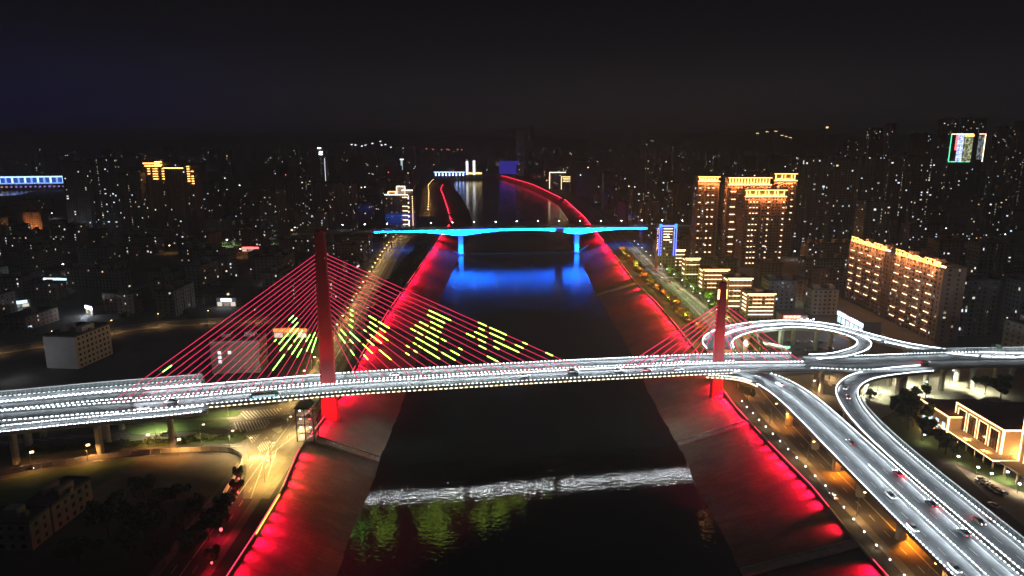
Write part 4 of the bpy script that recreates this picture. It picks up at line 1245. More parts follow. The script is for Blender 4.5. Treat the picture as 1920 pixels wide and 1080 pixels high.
# --- row of low blocks with gold light bands by the river road
def low_gold(label, x0, x1, ybase, ytop, rows, m='strip_white', d=16, side=True, sidelen=0.5):
    b0 = px(x0, ybase, GZ); Y = b0.y
    xa, xb = b0.x, at(x1, Y, 20); w = xb-xa; h = max(9, ztop(ytop, Y)-GZ); nf = max(3, int(round(h/3.1))); fh = h/nf
    t = make_block('low_block', w, d, nf, fh, 'wall_brown', 0.03, int(x0), bay=3.0, huts=1, sides=(0,3))
    place(t, label, 'building', (xa+xb)/2, Y+d/2, 0, 'gold-lit blocks along the right river road')
    take((xa+xb)/2, Y+d/2, max(w, d)*0.62)
    strips(t, 'light_strip', m, (w*0.88, 0.3, 0.34), [(0, -d/2-0.5, h-(h*0.85)*(k+0.15)/rows) for k in range(rows)])
    strips(t, 'light_strip', m, (0.35, d*sidelen, 0.45), [(-w/2-0.5, -d*0.2, h-(h*0.85)*(k+0.15)/rows) for k in range(rows)])
    strips(t, 'roof_light', 'strip_warm', (w*1.02, 0.4, 0.8), [(0, -d/2-0.6, h+0.7)])
    return t
low_gold('gold-banded low block nearest the interchange loop', 1398, 1452, 603, 553, 6)
low_gold('gold-banded low block second from the interchange loop, behind the right pylon', 1361, 1408, 592, 524, 6)
low_gold('gold-banded low block third from the interchange loop', 1316, 1366, 552, 507, 5)
low_gold('small gold block with dotted front, fourth from the interchange loop', 1283, 1312, 528, 486, 4, d=14)
low_gold('small gold block fifth from the interchange loop, with a glowing eave', 1264, 1284, 508, 470, 5, d=14)
low_gold('narrow gold block sixth from the interchange loop, beside the blue-framed building', 1246, 1262, 496, 462, 6, d=12)
# --- blue framed building by the end of the blue bridge
def blue_frame():
    Y = 690; xa, xb = at(1234, Y, 25), at(1267, Y, 25); w = xb-xa; h = ztop(419, Y)-GZ; nf = int(h/3.2); h = nf*3.2
    t = make_block('office_building', w, 15, nf, 3.2, 'wall4', 0.05, 9, bay=3, huts=1, sides=(0,3))
    place(t, 'mid-rise building outlined in blue light strips beside the blue bridge', 'building', (xa+xb)/2, Y+8)
    take((xa+xb)/2, Y+8, 14)
    for x in (-0.48, -0.36, 0.36, 0.48): strip(t, 'blue_strip', 'strip_blue', x*w-0.35, x*w+0.35, -7.95, -7.6, h*0.35, h)
    strip(t, 'blue_strip', 'strip_blue', -w*0.48, w*0.48, -8.0, -7.65, h-2.0, h-0.6)
    strip(t, 'cyan_panel', 'strip_cyan', -w*0.5, -w*0.36, -8.05, -7.96, h-3.5, h+0.8); strip(t, 'cyan_panel', 'strip_cyan', w*0.36, w*0.5, -8.05, -7.96, h-3.5, h+0.8)
    strips(t, 'light_strip', 'strip_white', (w*0.5, 0.3, 0.5), [(0, -7.8, h-4-2.8*k) for k in range(5)])
    strips(t, 'light_strip', 'strip_white', (0.4, 1.2, 0.4), [(-w/2-0.5, -5+2*(k % 2), h-4-1.9*k) for k in range(12)])
blue_frame()
# --- white-edged hotel beyond the blue bridge on the left
def hotel():
    Y = 1010; xa, xb = at(722, Y, 40), at(775, Y, 40); w = xb-xa; nf = 16; h = ztop(366, Y)-GZ; fh = h/nf
    t = make_block('hotel', w, 20, nf, fh, 'wall5', 0.02, 21, bay=3.4, huts=0, dim=0.05)
    place(t, 'white-edged hotel with bright stepped roof behind the left end of the blue bridge', 'hotel', (xa+xb)/2, Y+10)
    take((xa+xb)/2, Y+10, 30)
    strips(t, 'light_strip', 'strip_white', (9.5, 0.4, 0.6), [(w*0.24, -10.6, h-fh*2.0*k-3) for k in range(8)])
    strips(t, 'light_strip', 'strip_white', (1.0, 0.4, 3.4), [(w*0.34, -10.6, h-fh*2.0*k-4.8) for k in range(8)])
    strips(t, 'light_dot', 'strip_white', (0.9, 0.4, 0.9), [(w*0.48, -10.6, h-fh*0.9*k-2) for k in range(15)])
    strip(t, 'roof_light', 'strip_white', -w*0.5, w*0.33, -10.7, -10.3, h+0.3, h+1.3)
    strip(t, 'roof_light', 'strip_white', w*0.1, w*0.5, -10.7, -10.3, h+6.6, h+7.6)
    part('roof_house', MB().box(-w*0.08, w*0.22, -6, 6, h+0.1, h+13), M['white'], t, world=False)
    part('roof_house', MB().box(w*0.22, w*0.5, -8, 6, h+0.1, h+6.5), M['wall5'], t, world=False)
    part('roof_house', MB().box(-w*0.38, -w*0.12, -7, 6, h+0.1, h+5), M['wall_cream'], t, world=False)
    for a, b in ((-0.08, 0.22), (-0.38, -0.12)):
        strip(t, 'roof_light', 'strip_warm' if a < -0.2 else 'strip_white', a*w, b*w, -7.6, -7.25, h+(12.2 if a > -0.2 else 4.6), h+(13 if a > -0.2 else 5.4))
        for x in (a, b): strip(t, 'roof_light', 'strip_white', x*w-0.35, x*w+0.35, -7.6, -7.25, h+0.3, h+(12 if a > -0.2 else 4.6))
hotel()
# --- the tower group on the far left
for i, (x0, x1, yt, Y, lt, crown) in enumerate(((124,168,300,950,0.035,0),(172,222,297,960,0.05,0),(226,268,322,930,0.035,0),(276,314,311,945,0.02,1),(322,368,316,940,0.04,2))):
    xa, xb = at(x0, Y, 60), at(x1, Y, 60); w = xb-xa; nf = int((ztop(yt, Y)-GZ)/3.0); h = nf*3.0
    t = make_block('apartment_tower', w, 20, nf, 3.0, ['wall1','wall4','wall1','wall3','wall3'][i], lt, 60+i, fins=4, cool=0.8)
    lab = ['dark apartment tower at the left end of the left tower group', 'dark apartment tower second from the left in the left tower group', 'lower dark apartment tower in the middle of the left tower group',
           'apartment tower with a stepped gold crown in the left tower group', 'apartment tower with gold edge lights at the right end of the left tower group'][i]
    place(t, lab, 'tower', (xa+xb)/2, Y+10, 0, 'apartment towers in the left tower group')
    take((xa+xb)/2, Y+10, 24)
    if crown == 1:
        strips(t, 'crown_light', 'strip_warm', (w*0.8, 0.5, 1.1), [(-w*0.1, -10.7, h+4), (-w*0.02, -10.7, h+0.6)])
        strips(t, 'crown_light', 'strip_warm', (w*0.35, 0.5, 1.0), [(w*0.25, -10.7, h+6), (w*0.25, -10.7, h+2)])
        for cx in (-0.25, 0.0, 0.12, 0.44): strips(t, 'light_strip', 'strip_warm', (3.0, 0.5, 0.8), [(cx*w, -10.7, h-3.0-3.4*k) for k in range(5 if cx > -0.2 else 3)])
        part('crown', MB().box(-w/2, w/2, -9.8, 9.8, h+0.1, h+5.4), M['wall_cream'], t, world=False)
    if crown == 2:
        strip(t, 'crown_light', 'strip_warm', -w*0.7, w*0.1, -10.8, -10.3, h+0.4, h+1.5)
        for cx in (0.30, 0.46): strips(t, 'light_strip', 'strip_warm', (3.2, 0.5, 0.8), [(cx*w, -10.7, h+3-3.2*k) for k in range(8)])
        part('crown', MB().box(w*0.15, w/2, -9.8, 9.8, h+0.1, h+4), M['wall_cream'], t, world=False)
# --- screens and towers at the far right
def led_block():
    Y = 1250; xa, xb = at(1780, Y, 120), at(1844, Y, 120); w = xb-xa; z0, z1 = ztop(303, Y), ztop(251, Y)
    nf = int((z1-GZ)/3.4); h = z1-GZ
    t = make_block('office_tower', w, 30, nf, 3.4, 'wall4', 0.02, 5, bay=4)
    place(t, 'office block with tall coloured light screens and a green edge at far right', 'tower', (xa+xb)/2, Y+15)
    take((xa+xb)/2, Y+15, 40)
    lo, hi = z0-GZ, h
    strip(t, 'edge_light', 'sign_green', -w/2-0.6, -w/2+0.6, -15.6, -15.2, lo, hi)
    strip(t, 'edge_light', 'sign_green', -w/2, w*0.12, -15.6, -15.2, lo-0.8, lo+0.4)
    strip(t, 'edge_light', 'strip_white', -w*0.5, w*0.14, -15.6, -15.2, hi-0.8, hi+0.2)
    strip(t, 'screen', 'led_screen', -w*0.30, -w*0.13, -15.7, -15.3, lo, hi-1)
    strip(t, 'screen', 'sign_red', -w*0.36, -w*0.31, -15.7, -15.3, lo+20, hi-1)
    strip(t, 'screen', 'led_gold', -w*0.10, w*0.14, -15.7, -15.3, lo, hi-5)
    strip(t, 'edge_light', 'crown_orange', -w*0.10, w*0.16, -15.7, -15.3, hi-4.5, hi-1.5)
    strip(t, 'screen', 'led_grey', w*0.30, w*0.47, -15.7, -15.3, lo+4, hi-3)
    strip(t, 'edge_light', 'strip_white', w*0.48, w*0.5, -15.7, -15.3, lo, hi); strip(t, 'edge_light', 'strip_white', w*0.30, w*0.5, -15.7, -15.3, hi-0.6, hi+0.2)
def pattern_screen(name, c1, c2, s, scale):
    m = emis(name, c1, s, False); nt = m.node_tree; e = [n for n in nt.nodes if n.type == 'EMISSION'][0]
    tc = nt.nodes.new('ShaderNodeTexCoord'); v = nt.nodes.new('ShaderNodeTexNoise'); v.inputs['Scale'].default_value = scale; v.inputs['Detail'].default_value = 4
    nt.links.new(tc.outputs['Object'], v.inputs['Vector'])
    r = nt.nodes.new('ShaderNodeValToRGB'); r.color_ramp.elements[0].position = 0.42; r.color_ramp.elements[0].color = c2+(1,); r.color_ramp.elements[1].position = 0.58; r.color_ramp.elements[1].color = c1+(1,)
    nt.links.new(v.outputs[0], r.inputs[0]); nt.links.new(r.outputs[0], e.inputs[0])
    M[name] = m
pattern_screen('led_screen', (0.75,0.85,1.0), (0.25,0.35,0.9), 2.2, 0.3)
pattern_screen('led_gold', (0.75,0.80,0.45), (0.12,0.13,0.06), 0.9, 0.35)
pattern_screen('led_grey', (0.55,0.62,0.65), (0.07,0.08,0.09), 0.7, 0.35)
pattern_screen('sign_mix', (0.9,0.95,1.0), (0.25,0.35,1.0), 7.0, 0.12)
led_block()
FAR_T = [(1757,1786,222,1420,0.05),(1800,1838,221,1440,0.05),(1862,1890,238,1400,0.05),(1900,1930,226,1350,0.05),(1624,1648,240,1500,0.06),(1576,1606,262,1480,0.06),(1660,1672,232,1700,0.05),(1708,1740,250,1500,0.04),(1262,1282,275,1500,0.06),(1240,1256,290,1300,0.06),(1325,1345,280,1700,0.05),(1213,1228,262,1750,0.05),(1380,1400,300,1300,0.05),(1105,1122,300,1900,0.06),(968,984,240,3200,0.04),(990,1000,236,3300,0.04),(586,612,274,1500,0.03)]
for i, (x0, x1, yt, Y, lt) in enumerate(FAR_T):
    xa, xb = at(x0, Y, 80), at(x1, Y, 80); nf = max(8, int((ztop(yt, Y)-GZ)/3.1))
    t = make_block('apartment_tower', xb-xa, 18, nf, 3.1, 'wall%d' % (i % 6), lt, 100+i, bay=3.6, balc=False, cool=0.8)
    tip = ''
    if i == 16:
        lab = 'slim far tower with a white lit top, standing behind the left pylon'
        part('mast', MB().tube([(0,0,nf*3.1), (0,0,nf*3.1+14)], 0.8, 5), M['steel'], t, world=False)
        strips(t, 'top_light', 'bulb_white', (7, 0.6, 1.6), [(2, -9.6, nf*3.1-1), (5, -9.6, nf*3.1-9), (4.5, -9.6, nf*3.1-14)])
        strip(t, 'edge_light', 'win_white', 11.5, 12.6, -9.6, -9.2, 5, nf*3.1-22)
    else:
        lab = 'far dark skyline tower, %s such tower counted from the right edge' % nth(sorted([-q[0] for q in FAR_T[:16]]).index(-x0)+1)
    place(t, lab, 'tower', (xa+xb)/2, Y+9, 0, 'far towers on the skyline'); take((xa+xb)/2, Y+9, 24)

# --- lit civic building, lower right
def civic():
    t = thing('civic_building', 'cream civic building outlined in white light at the lower right', 'building', (215, 275, GZ))
    def blk(name, x0, x1, y0, y1, z0, z1, m='wall_cream', roof='roof_red'):
        p = part(name, MB().box(x0, x1, y0, y1, z0, z1), M[m], t)
        part('roof', MB().box(x0+0.3, x1-0.3, y0+0.3, y1-0.3, z1+0.01, z1+0.12), M[roof], p)
        return p
    def ln(par, a, b, w_=0.45):
        a, b = Vector(a), Vector(b); part('light_strip', MB().tube([a, b], w_*0.5, 4), M['strip_civic'], par)
    # north wing
    p = blk('wing', 194.5, 226, 289.5, 311, GZ, 21.5)
    ln(p, (194.2,289.2,21.4), (194.2,311,21.4), 0.7); ln(p, (194.2,289.2,21.4), (200,289.2,21.4), 0.7); ln(p, (194.2,289.2,14), (194.2,289.2,21.2), 1.0); ln(p, (194.2,311,15), (194.2,311,21), 0.4)
    for k in range(4):
        y = 291.5+k*4.8
        part('lit_window', MB().box(194.36, 194.46, y, y+2.3, 13.5, 17.6), M['win_cool2'], p)
    # main block with four framed bays
    p = blk('main_block', 200.6, 236, 264, 294.5, GZ, 26.4)
    ln(p, (200.2,263.6,26.3), (200.2,294.5,26.3), 0.7); ln(p, (200.2,263.6,26.3), (214,263.6,26.3), 0.7); ln(p, (200.2,263.6,16), (200.2,263.6,26.2), 1.2); ln(p, (200.2,294.4,16), (200.2,294.4,26.2), 0.4)
    for k in range(4):
        y0 = 266.2+k*7.0; y1 = y0+5.4
        part('glazing', MB().box(200.46, 200.58, y0, y1, 15.9, 24.6), M['glass_brown'], p)
        for a, b in (((200.3,y0,15.9),(200.3,y0,24.6)), ((200.3,y1,15.9),(200.3,y1,24.6)), ((200.3,y0,24.6),(200.3,y1,24.6))): ln(p, a, b, 0.32)
        for q in (1, 2): part('mullion', MB().box(200.34, 200.44, lerp(y0, y1, q/3)-0.06, lerp(y0, y1, q/3)+0.06, 15.9, 24.5), M['wall_brown'], p)
    # porch roof on columns with uplights
    p = part('porch_roof', MB().box(194.5, 200.55, 259.5, 296, 14.6, 15.3), M['wall_cream'], t)
    part('porch_roof', MB().box(200.6, 216, 258, 263.9, 14.55, 15.25), M['wall_cream'], t)
    ln(p, (194.2,259.3,15.2), (194.2,296,15.2), 0.4); ln(p, (194.2,259.3,15.2), (216,257.7,15.2), 0.6)
    for k in range(7):
        y = 260.5+k*5.6
        part('column', MB().tube([(195.4,y,GZ), (195.4,y,14.62)], 0.38, 8), M['wall_cream'], t)
        lamp('SPOT', 'column_uplight', (194.3,y,GZ+0.2), 650, (1.0,0.72,0.42), t, 0.1, (195.3,y,14.5), R(50), 0.7)
    # south block, taller
    p = blk('south_block', 203.5, 236, 232, 257.4, GZ, 36.0)
    ln(p, (203.1,257.6,36), (203.1,232,36), 0.6); ln(p, (203.1,257.6,15), (203.1,257.6,35.8), 0.6)
    for k in range(5):
        y = 255-k*5.0
        ln(p, (203.2,y,15), (203.2,y,35), 0.3)
        part('glazing', MB().box(203.38, 203.48, y-3.6, y-0.8, 15, 33), M['glass_brown'], p)
    part('porch_roof', MB().box(195.5, 203.4, 232, 257.2, 15.4, 16.1), M['wall_cream'], t)
    for k in range(3):
        y = 255-k*7; part('column', MB().tube([(196.4,y,GZ), (196.4,y,15.42)], 0.5, 8), M['wall_cream'], t)
        lamp('SPOT', 'column_uplight', (195.2,y,GZ+0.2), 900, (1.0,0.78,0.5), t, 0.1, (196.3,y,15), R(50), 0.7)
    for loc, e in (((207,260.5,16.4), 3600), ((197.5,292,16), 1500), ((191,300,GZ+1), 2200), ((196.5,280,16.2), 1100), ((197,268,16.2), 1100)):
        lamp('POINT', 'facade_light', loc, e, (1.0,0.46,0.14), t, 0.3)
M['glass_brown'] = mat('glass_brown', (0.06,0.04,0.03), 0.15, 0.2, 0.5)
civic()
for q in ((200,300,26),(218,270,30),(220,240,26)): take(*q)

# --- single buildings nearer the camera
def simple(label, x, y, w, d, nf, rz, wall, lit, seed, cat='building', name='building', **k):
    t = make_block(name, w, d, nf, 3.2, wall, lit, seed, **k)
    take(x, y, max(w, d)*0.6)
    return place(t, label, cat, x, y, rz)
b = px(125, 690, GZ); simple('pale bare-walled building above the dark field, left of the cables', b.x, b.y+14, 20, 30, 6, R(-6), 'white', 0.0, 201, sides=(1,), bands=False)
lamp('POINT', 'wall_fill_light', (b.x-16, b.y-22, GZ+9), 1700, (0.9,0.92,1.0), None, 0.5)  # unseen lamp added to lighten the bare pale wall
b = px(450, 704, GZ); t = simple('tall grey block with a few bright windows seen through the left cables', b.x-4, b.y+12, 27, 16, 6, R(4), 'white', 0.0, 202, bands=False, sides=(1,3))
lamp('POINT', 'wall_fill_light', (b.x+6, b.y-14, GZ+10), 1700, (1.0,0.82,0.66), None, 0.5)  # second added lamp, lightens the front of the grey block
strips(t, 'lit_window', 'win_white', (1.7, 0.14, 1.7), [(-8.6, -8.1, 12.4), (-8.6, -8.1, 9.6), (-8.6, -8.1, 7.0), (-3.0, -8.1, 12.4)])
simple('dim flat-roofed building at the lower left corner', -173, 208, 34, 10, 3, R(0), 'wall5', 0.0, 203)
simple('dim wing behind the flat-roofed building at the lower left corner', -160, 224, 10, 20, 3, R(-4), 'wall5', 0.0, 204)
b = px(1548, 592, GZ); simple('pale grey block with three lit windows left of the bright shop fronts', b.x, b.y+10, 20, 13, 6, 0, 'wall5', 0.05, 205)
b = px(1450, 592, GZ); simple('grey block behind the nearest gold-banded building', b.x+14, b.y+30, 22, 16, 7, 0, 'wall1', 0.04, 206)
for i, (x, Y, w, nf, lt) in enumerate(((1830,455,26,12,0.10),(1885,470,24,11,0.10),(1945,450,26,12,0.08),(1860,560,28,15,0.06),(1780,600,26,14,0.05))):
    simple('dark apartment block behind the right viaduct, %s of five counted rightwards' % nth([2,4,5,3,1][i]), at(x, Y, 20), Y+9, w, 16, nf, 0, 'wall%d' % [1,3,4,1,3][i], lt, 210+i, cat='apartment block', name='apartment_block', fins=4)
# shop podium with bright signs
def shops():
    b = px(1612, 618, GZ)
    t = thing('shop_row', 'low shop row with dazzling white and blue signs below the brown slab', 'shops', (b.x, b.y+8, GZ))
    for q in (-12, 0, 12): take(b.x, b.y+8+q, 12)
    X = b.x-6; y0, y1 = b.y-16, b.y+22
    part('wall', MB().box(X, X+12, y0, y1, GZ, GZ+9), M['wall4'], t)
    part('roof', MB().box(X-0.3, X+12.3, y0-0.3, y1+0.3, GZ+9.02, GZ+9.6), M['roof'], t)
    n = 6
    for i in range(n):
        a, c = lerp(y0, y1, (i+0.06)/n), lerp(y0, y1, (i+0.94)/n)
        part('sign_board', MB().box(X-0.5, X-0.1, a, c, GZ+5.6, GZ+8.2), M[['sign_mix','sign_white','sign_mix','sign_red2','sign_white','sign_white'][i]], t)
        part('shop_window', MB().box(X-0.2, X-0.05, a+0.3, c-0.3, GZ+0.4, GZ+4.6), M['win_cool2' if i % 2 else 'win_white'], t)
    lamp('AREA', 'sign_glow', (X-1.6, (y0+y1)/2, GZ+6), 9000, (0.75,0.82,1.0), t, sx=34, sy=2.0).rotation_euler = (0, R(55), 0)
shops()
def red_sign():
    b = px(1492, 606, GZ+2)
    t = thing('restaurant', 'small restaurant with a long red neon sign above the loop', 'building', (b.x, b.y+9, GZ)); take(b.x, b.y+9, 12)
    part('wall', MB().box(b.x-9, b.x+9, b.y+2, b.y+14, GZ, GZ+7), M['wall3'], t)
    part('roof', MB().box(b.x-9.4, b.x+9.4, b.y+1.7, b.y+14.3, GZ+7.02, GZ+7.5), M['roof'], t)
    part('sign_board', MB().box(b.x-8.5, b.x+4, b.y+1.5, b.y+1.9, GZ+5.0, GZ+7.4), M['sign_red'], t)
    for i in range(4): part('sign_character', MB().box(b.x-7.6+i*2.9, b.x-5.6+i*2.9, b.y+1.3, b.y+1.48, GZ+5.5, GZ+6.9), M['sign_gold'], t)
    for i in range(6): part('canopy_light', MB().ball((b.x+2+i*2.2, b.y+0.8, GZ+3.8+(i % 2)), 0.55, 6, 4), M['bulb_white'], t)
red_sign()
def canopy():
    b = px(1462, 652, GZ+5)
    t = thing('canopy', 'pale green lit station canopy inside the interchange loop', 'canopy', (b.x, b.y, GZ)); take(b.x, b.y, 10)
    part('roof', MB().obox((b.x-3, b.y+4), Vector((0.72,-0.69,0)), Vector((0.69,0.72,0)), 19, 6.5, GZ+5, GZ+5.9), M['white'], t)
    part('fascia', MB().obox((b.x-3+0.72*9.7, b.y+4-0.69*9.7), Vector((0.72,-0.69,0)), Vector((0.69,0.72,0)), 0.2, 6.4, GZ+5.0, GZ+6.1), M['sign_green2'], t)
    for s, q in ((-7,-2.2),(-7,2.2),(7,-2.2),(7,2.2)):
        c = (b.x-3+0.72*s+0.69*q, b.y+4-0.69*s+0.72*q)
        part('column', MB().tube([(c[0], c[1], GZ), (c[0], c[1], GZ+5.02)], 0.3, 6), M['white'], t)
    lamp('POINT', 'canopy_light', (b.x-3, b.y+3, GZ+9.5), 5500, (0.7,1.0,0.85), t, 0.4)
canopy()
# brown-lit building at far left
b = at(60, 1020, 20); t = simple('orange-lit brick building at the far left edge below the lit truss bridge', b, 1030, 27, 16, 8, 0, 'wall_brown', 0.0, 230)
lamp('AREA', 'facade_floodlight', (b, 1008, GZ+2), 9000, (1.0,0.42,0.12), t, sx=26, sy=0.6, target=(b, 1022, GZ+14))
# far landmarks by the river head
Y = 2700; xa, xb = at(936, Y, 40), at(974, Y, 40); nf = 16
t = make_block('office_building', xb-xa, 22, nf, 3.3, 'wall4', 0.0, 240, bay=4, balc=False); place(t, 'violet-blue striped office building at the head of the river', 'building', (xa+xb)/2, Y); take((xa+xb)/2, Y, 50)
strips(t, 'blue_strip', 'strip_blue2', (xb-xa, 0.5, 1.5), [(0, -11.4, 4+3.3*k) for k in range(15)])
for i, (x0, x1, yt, Y, m, lab) in enumerate(((1030,1060,322,1900,'strip_white','white-outlined building upstream by the bend of the red right bank'),(1052,1078,331,1860,'sign_gold','gold-lit low building upstream by the bend of the red right bank'))):
    xa, xb = at(x0, Y, 30), at(x1, Y, 30); h = ztop(yt, Y)-GZ; nf = max(3, int(h/3.2)); h = nf*3.2; w = xb-xa
    t = make_block('building', w, 18, nf, 3.2, 'wall2', 0.05, 250+i, balc=False); place(t, lab, 'building', (xa+xb)/2, Y); take((xa+xb)/2, Y, 30)
    strip(t, 'roof_light', m, -w/2, w/2, -9.8, -9.2, h-0.5, h+1.0)
    strip(t, 'edge_light', m, -w/2-0.5, -w/2+0.7, -9.8, -9.2, 2, h)
    if i: strips(t, 'light_strip', m, (w*0.8, 0.5, 1.0), [(0, -9.6, h-4*k-4) for k in range(3)])
Y = 1500; xa, xb = at(1182, Y, 20), at(1212, Y, 20)
t = make_block('building', xb-xa, 20, 6, 3.2, 'wall4', 0.1, 260, balc=False); place(t, 'low building with a cold cyan light band right of the red bank', 'building', (xa+xb)/2, Y); take((xa+xb)/2, Y, 30)
strip(t, 'light_band', 'sign_white2', -16, 16, -10.8, -10.2, 2.5, 5.0)
lamp('AREA', 'band_glow', ((xa+xb)/2, Y-18, GZ+5), 30000, (0.35,0.6,1.0), t, sx=30, sy=1, target=((xa+xb)/2, Y-8, GZ+11))

# --- lit sluice bridge at the river head and the truss bridge far left
def sluice():
    Y = 2560; xa, xb = at(814, Y, 25), at(872, Y, 25)
    t = thing('sluice_bridge', 'low sluice bridge lit blue and white at the head of the river', 'bridge', ((xa+xb)/2, Y, 0)); n = 9
    part('deck', MB().box(xa, xb, Y-5, Y+5, 24, 26), M['concrete'], t)
    strip_ = part('light_strip', MB().box(xa, xb, Y-5.6, Y-5.1, 25.6, 27.6), M['strip_sluice'], t)
    for i in range(n):
        x = lerp(xa, xb, (i+0.5)/n)
        part('gate_pier', MB().box(x-2.2, x+2.2, Y-4.6, Y+4.6, -2, 24), M['white'], t)
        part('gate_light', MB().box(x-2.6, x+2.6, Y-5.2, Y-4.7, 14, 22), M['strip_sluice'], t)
    t2 = thing('gate_tower', 'white lit gate tower pair beside the sluice bridge', 'tower', (at(884, Y, 30), Y, GZ))
    for x, yt in ((876, 301), (889, 300)):
        X = at(x, Y, 30); z = ztop(yt, Y)
        part('shaft', MB().box(X-5, X+5, Y-5, Y+5, GZ-8, z), M['white'], t2)
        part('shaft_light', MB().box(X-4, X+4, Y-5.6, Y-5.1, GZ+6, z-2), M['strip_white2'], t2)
        part('cap', MB().loft([[(X-6, Y-6, z), (X+6, Y-6, z), (X+6, Y+6, z), (X-6, Y+6, z)], [(X-1, Y-1, z+7), (X+1, Y-1, z+7), (X+1, Y+1, z+7), (X-1, Y+1, z+7)]]), M['white'], t2)
    part('hall', MB().box(at(872,Y,30), at(905,Y,30), Y+6, Y+16, GZ-8, GZ+22), M['wall_cream'], t2)
    part('hall_light', MB().box(at(876,Y,30), at(903,Y,30), Y+5.2, Y+5.8, GZ+8, GZ+14), M['sign_gold'], t2)
    X = at(754, 2450, 30)
    t3 = thing('gate_tower', 'single slim white lit tower left of the sluice bridge', 'tower', (X, 2450, GZ)); z = ztop(300, 2450)
    part('shaft', MB().loft([[(X-3.5, 2446, GZ), (X+3.5, 2446, GZ), (X+3.5, 2454, GZ), (X-3.5, 2454, GZ)], [(X-3, 2447, z), (X+3, 2447, z), (X+3, 2453, z), (X-3, 2453, z)]]), M['white'], t3)
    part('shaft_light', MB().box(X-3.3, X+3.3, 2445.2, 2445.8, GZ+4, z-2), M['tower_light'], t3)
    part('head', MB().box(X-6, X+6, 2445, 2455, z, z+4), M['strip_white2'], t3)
sluice()
def truss():
    A = px(-420, 348, 30); B = px(127, 341, 30)
    d = (B-A); d.z = 0; L = d.length; d.normalize(); n = Vector((-d.y, d.x, 0))
    t = thing('truss_bridge', 'long truss bridge lit ice blue over the wide river at far left', 'bridge', (A.x, A.y, 0))
    def bx(name, s0, s1, o0, o1, z0, z1, m):
        c = A+d*(s0+s1)/2+n*(o0+o1)/2
        return part(name, MB().obox(c, d, n, s1-s0, o1-o0, z0, z1), M[m], t)
    bx('lower_deck', 0, L, -8, 8, 27, 29, 'girder'); bx('upper_deck', 0, L, -8, 8, 44, 46, 'girder')
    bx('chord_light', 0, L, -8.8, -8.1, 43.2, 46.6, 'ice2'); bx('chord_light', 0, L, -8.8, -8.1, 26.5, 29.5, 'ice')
    k = int(L/15)
    for i in range(k):
        s = L*(i+0.5)/k
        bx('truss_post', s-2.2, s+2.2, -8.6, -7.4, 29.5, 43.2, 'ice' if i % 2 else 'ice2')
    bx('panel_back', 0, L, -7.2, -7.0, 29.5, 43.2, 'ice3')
    for i in range(8): bx('pier', L*(i+0.5)/8-4, L*(i+0.5)/8+4, -7, 7, 0, 27, 'girder')
    for i in range(26): bx('deck_lamp', L*0.55+i*L*0.45/26, L*0.55+i*L*0.45/26+5, -8.7, -8.2, 17, 21, 'sign_gold2' if i < 14 else 'violet')
truss()

# --- lit signs and courts among the left bank houses
def sign_house(label, x, y, w, h, m, sx=1.0, rz=0.0, e=0, col=(1,1,1)):
    b = px(x, y, GZ)
    t = thing('sign_house', label, 'building', (b.x, b.y, GZ), rz); take(b.x, b.y+5, w*0.6)
    part('wall', MB().box(-w/2, w/2, 0, 9, 0, h), M['wall1'], t, world=False)
    part('roof', MB().box(-w/2-0.2, w/2+0.2, -0.2, 9.2, h+0.02, h+0.4), M['roof'], t, world=False)
    part('sign_board', MB().box(-w/2*sx, w/2*sx, -0.35, -0.05, h-2.6, h-0.3), M[m], t, world=False)
    for k in range(3): part('shop_window', MB().box(-w/2+w*(k+0.15)/3, -w/2+w*(k+0.85)/3, -0.14, -0.04, 0.5, h-3.2), M['win_dim' if k % 2 else 'win_pale'], t, world=False)
    if e: lamp('POINT', 'sign_glow', (b.x, b.y-5, GZ+h*0.8), e, col, None, 0.6)
sign_house('small shop with a blazing white sign on the market street at left', 168, 590, 11, 7, 'sign_white', 1.0, R(-35), 6000, (0.8,0.88,1.0))
sign_house('low house with a red and gold neon front seen left of the left pylon', 470, 472, 22, 6, 'sign_red', 0.9, 0, 3500, (1.0,0.25,0.1))
sign_house('low hall with an orange lit front behind the left cables', 545, 634, 24, 7, 'sign_orange', 0.95, 0, 5000, (1.0,0.42,0.12))
sign_house('long shed with a cyan-white light band at far left', 110, 533, 30, 6, 'sign_white2', 1.0, R(-8), 5000, (0.6,0.9,1.0))
sign_house('shed with a slanting cyan-white light at the left edge', 32, 578, 18, 6, 'sign_white2', 0.8, R(40), 4000, (0.6,0.9,1.0))
sign_house('small house with cold white windows left of the cables', 425, 575, 16, 7, 'sign_white', 0.5, 0, 1500, (0.85,0.9,1.0))
sign_house('small house with a bright white canopy left of the gold-edged tower', 138, 448, 26, 6, 'sign_white', 0.7, R(20), 6000, (0.85,0.95,1.0))

# ------------------------------------------------------------------ the low town on both banks
VAR = [dict(w=44,d=13,nf=6,wall='wall0',lit=0.032,bay=3.4,huts=3), dict(w=32,d=14,nf=7,wall='wall1',lit=0.036,bay=3.4,huts=2), dict(w=56,d=13,nf=6,wall='wall2',lit=0.028,bay=3.6,huts=4),
       dict(w=30,d=18,nf=3,wall='wall3',lit=0.03,bay=3.8,huts=1,ground_lit=0.15), dict(w=24,d=20,nf=16,wall='wall1',lit=0.036,bay=3.2,huts=1,fins=4), dict(w=26,d=20,nf=22,wall='wall4',lit=0.045,bay=3.2,huts=1,fins=4),
       dict(w=36,d=15,nf=11,wall='wall5',lit=0.032,bay=3.3,huts=2), dict(w=24,d=12,nf=5,wall='wall3',lit=0.032,bay=3.2,huts=1), dict(w=40,d=24,nf=2,wall='wall5',lit=0.02,bay=4,huts=0,ground_lit=0.2)]
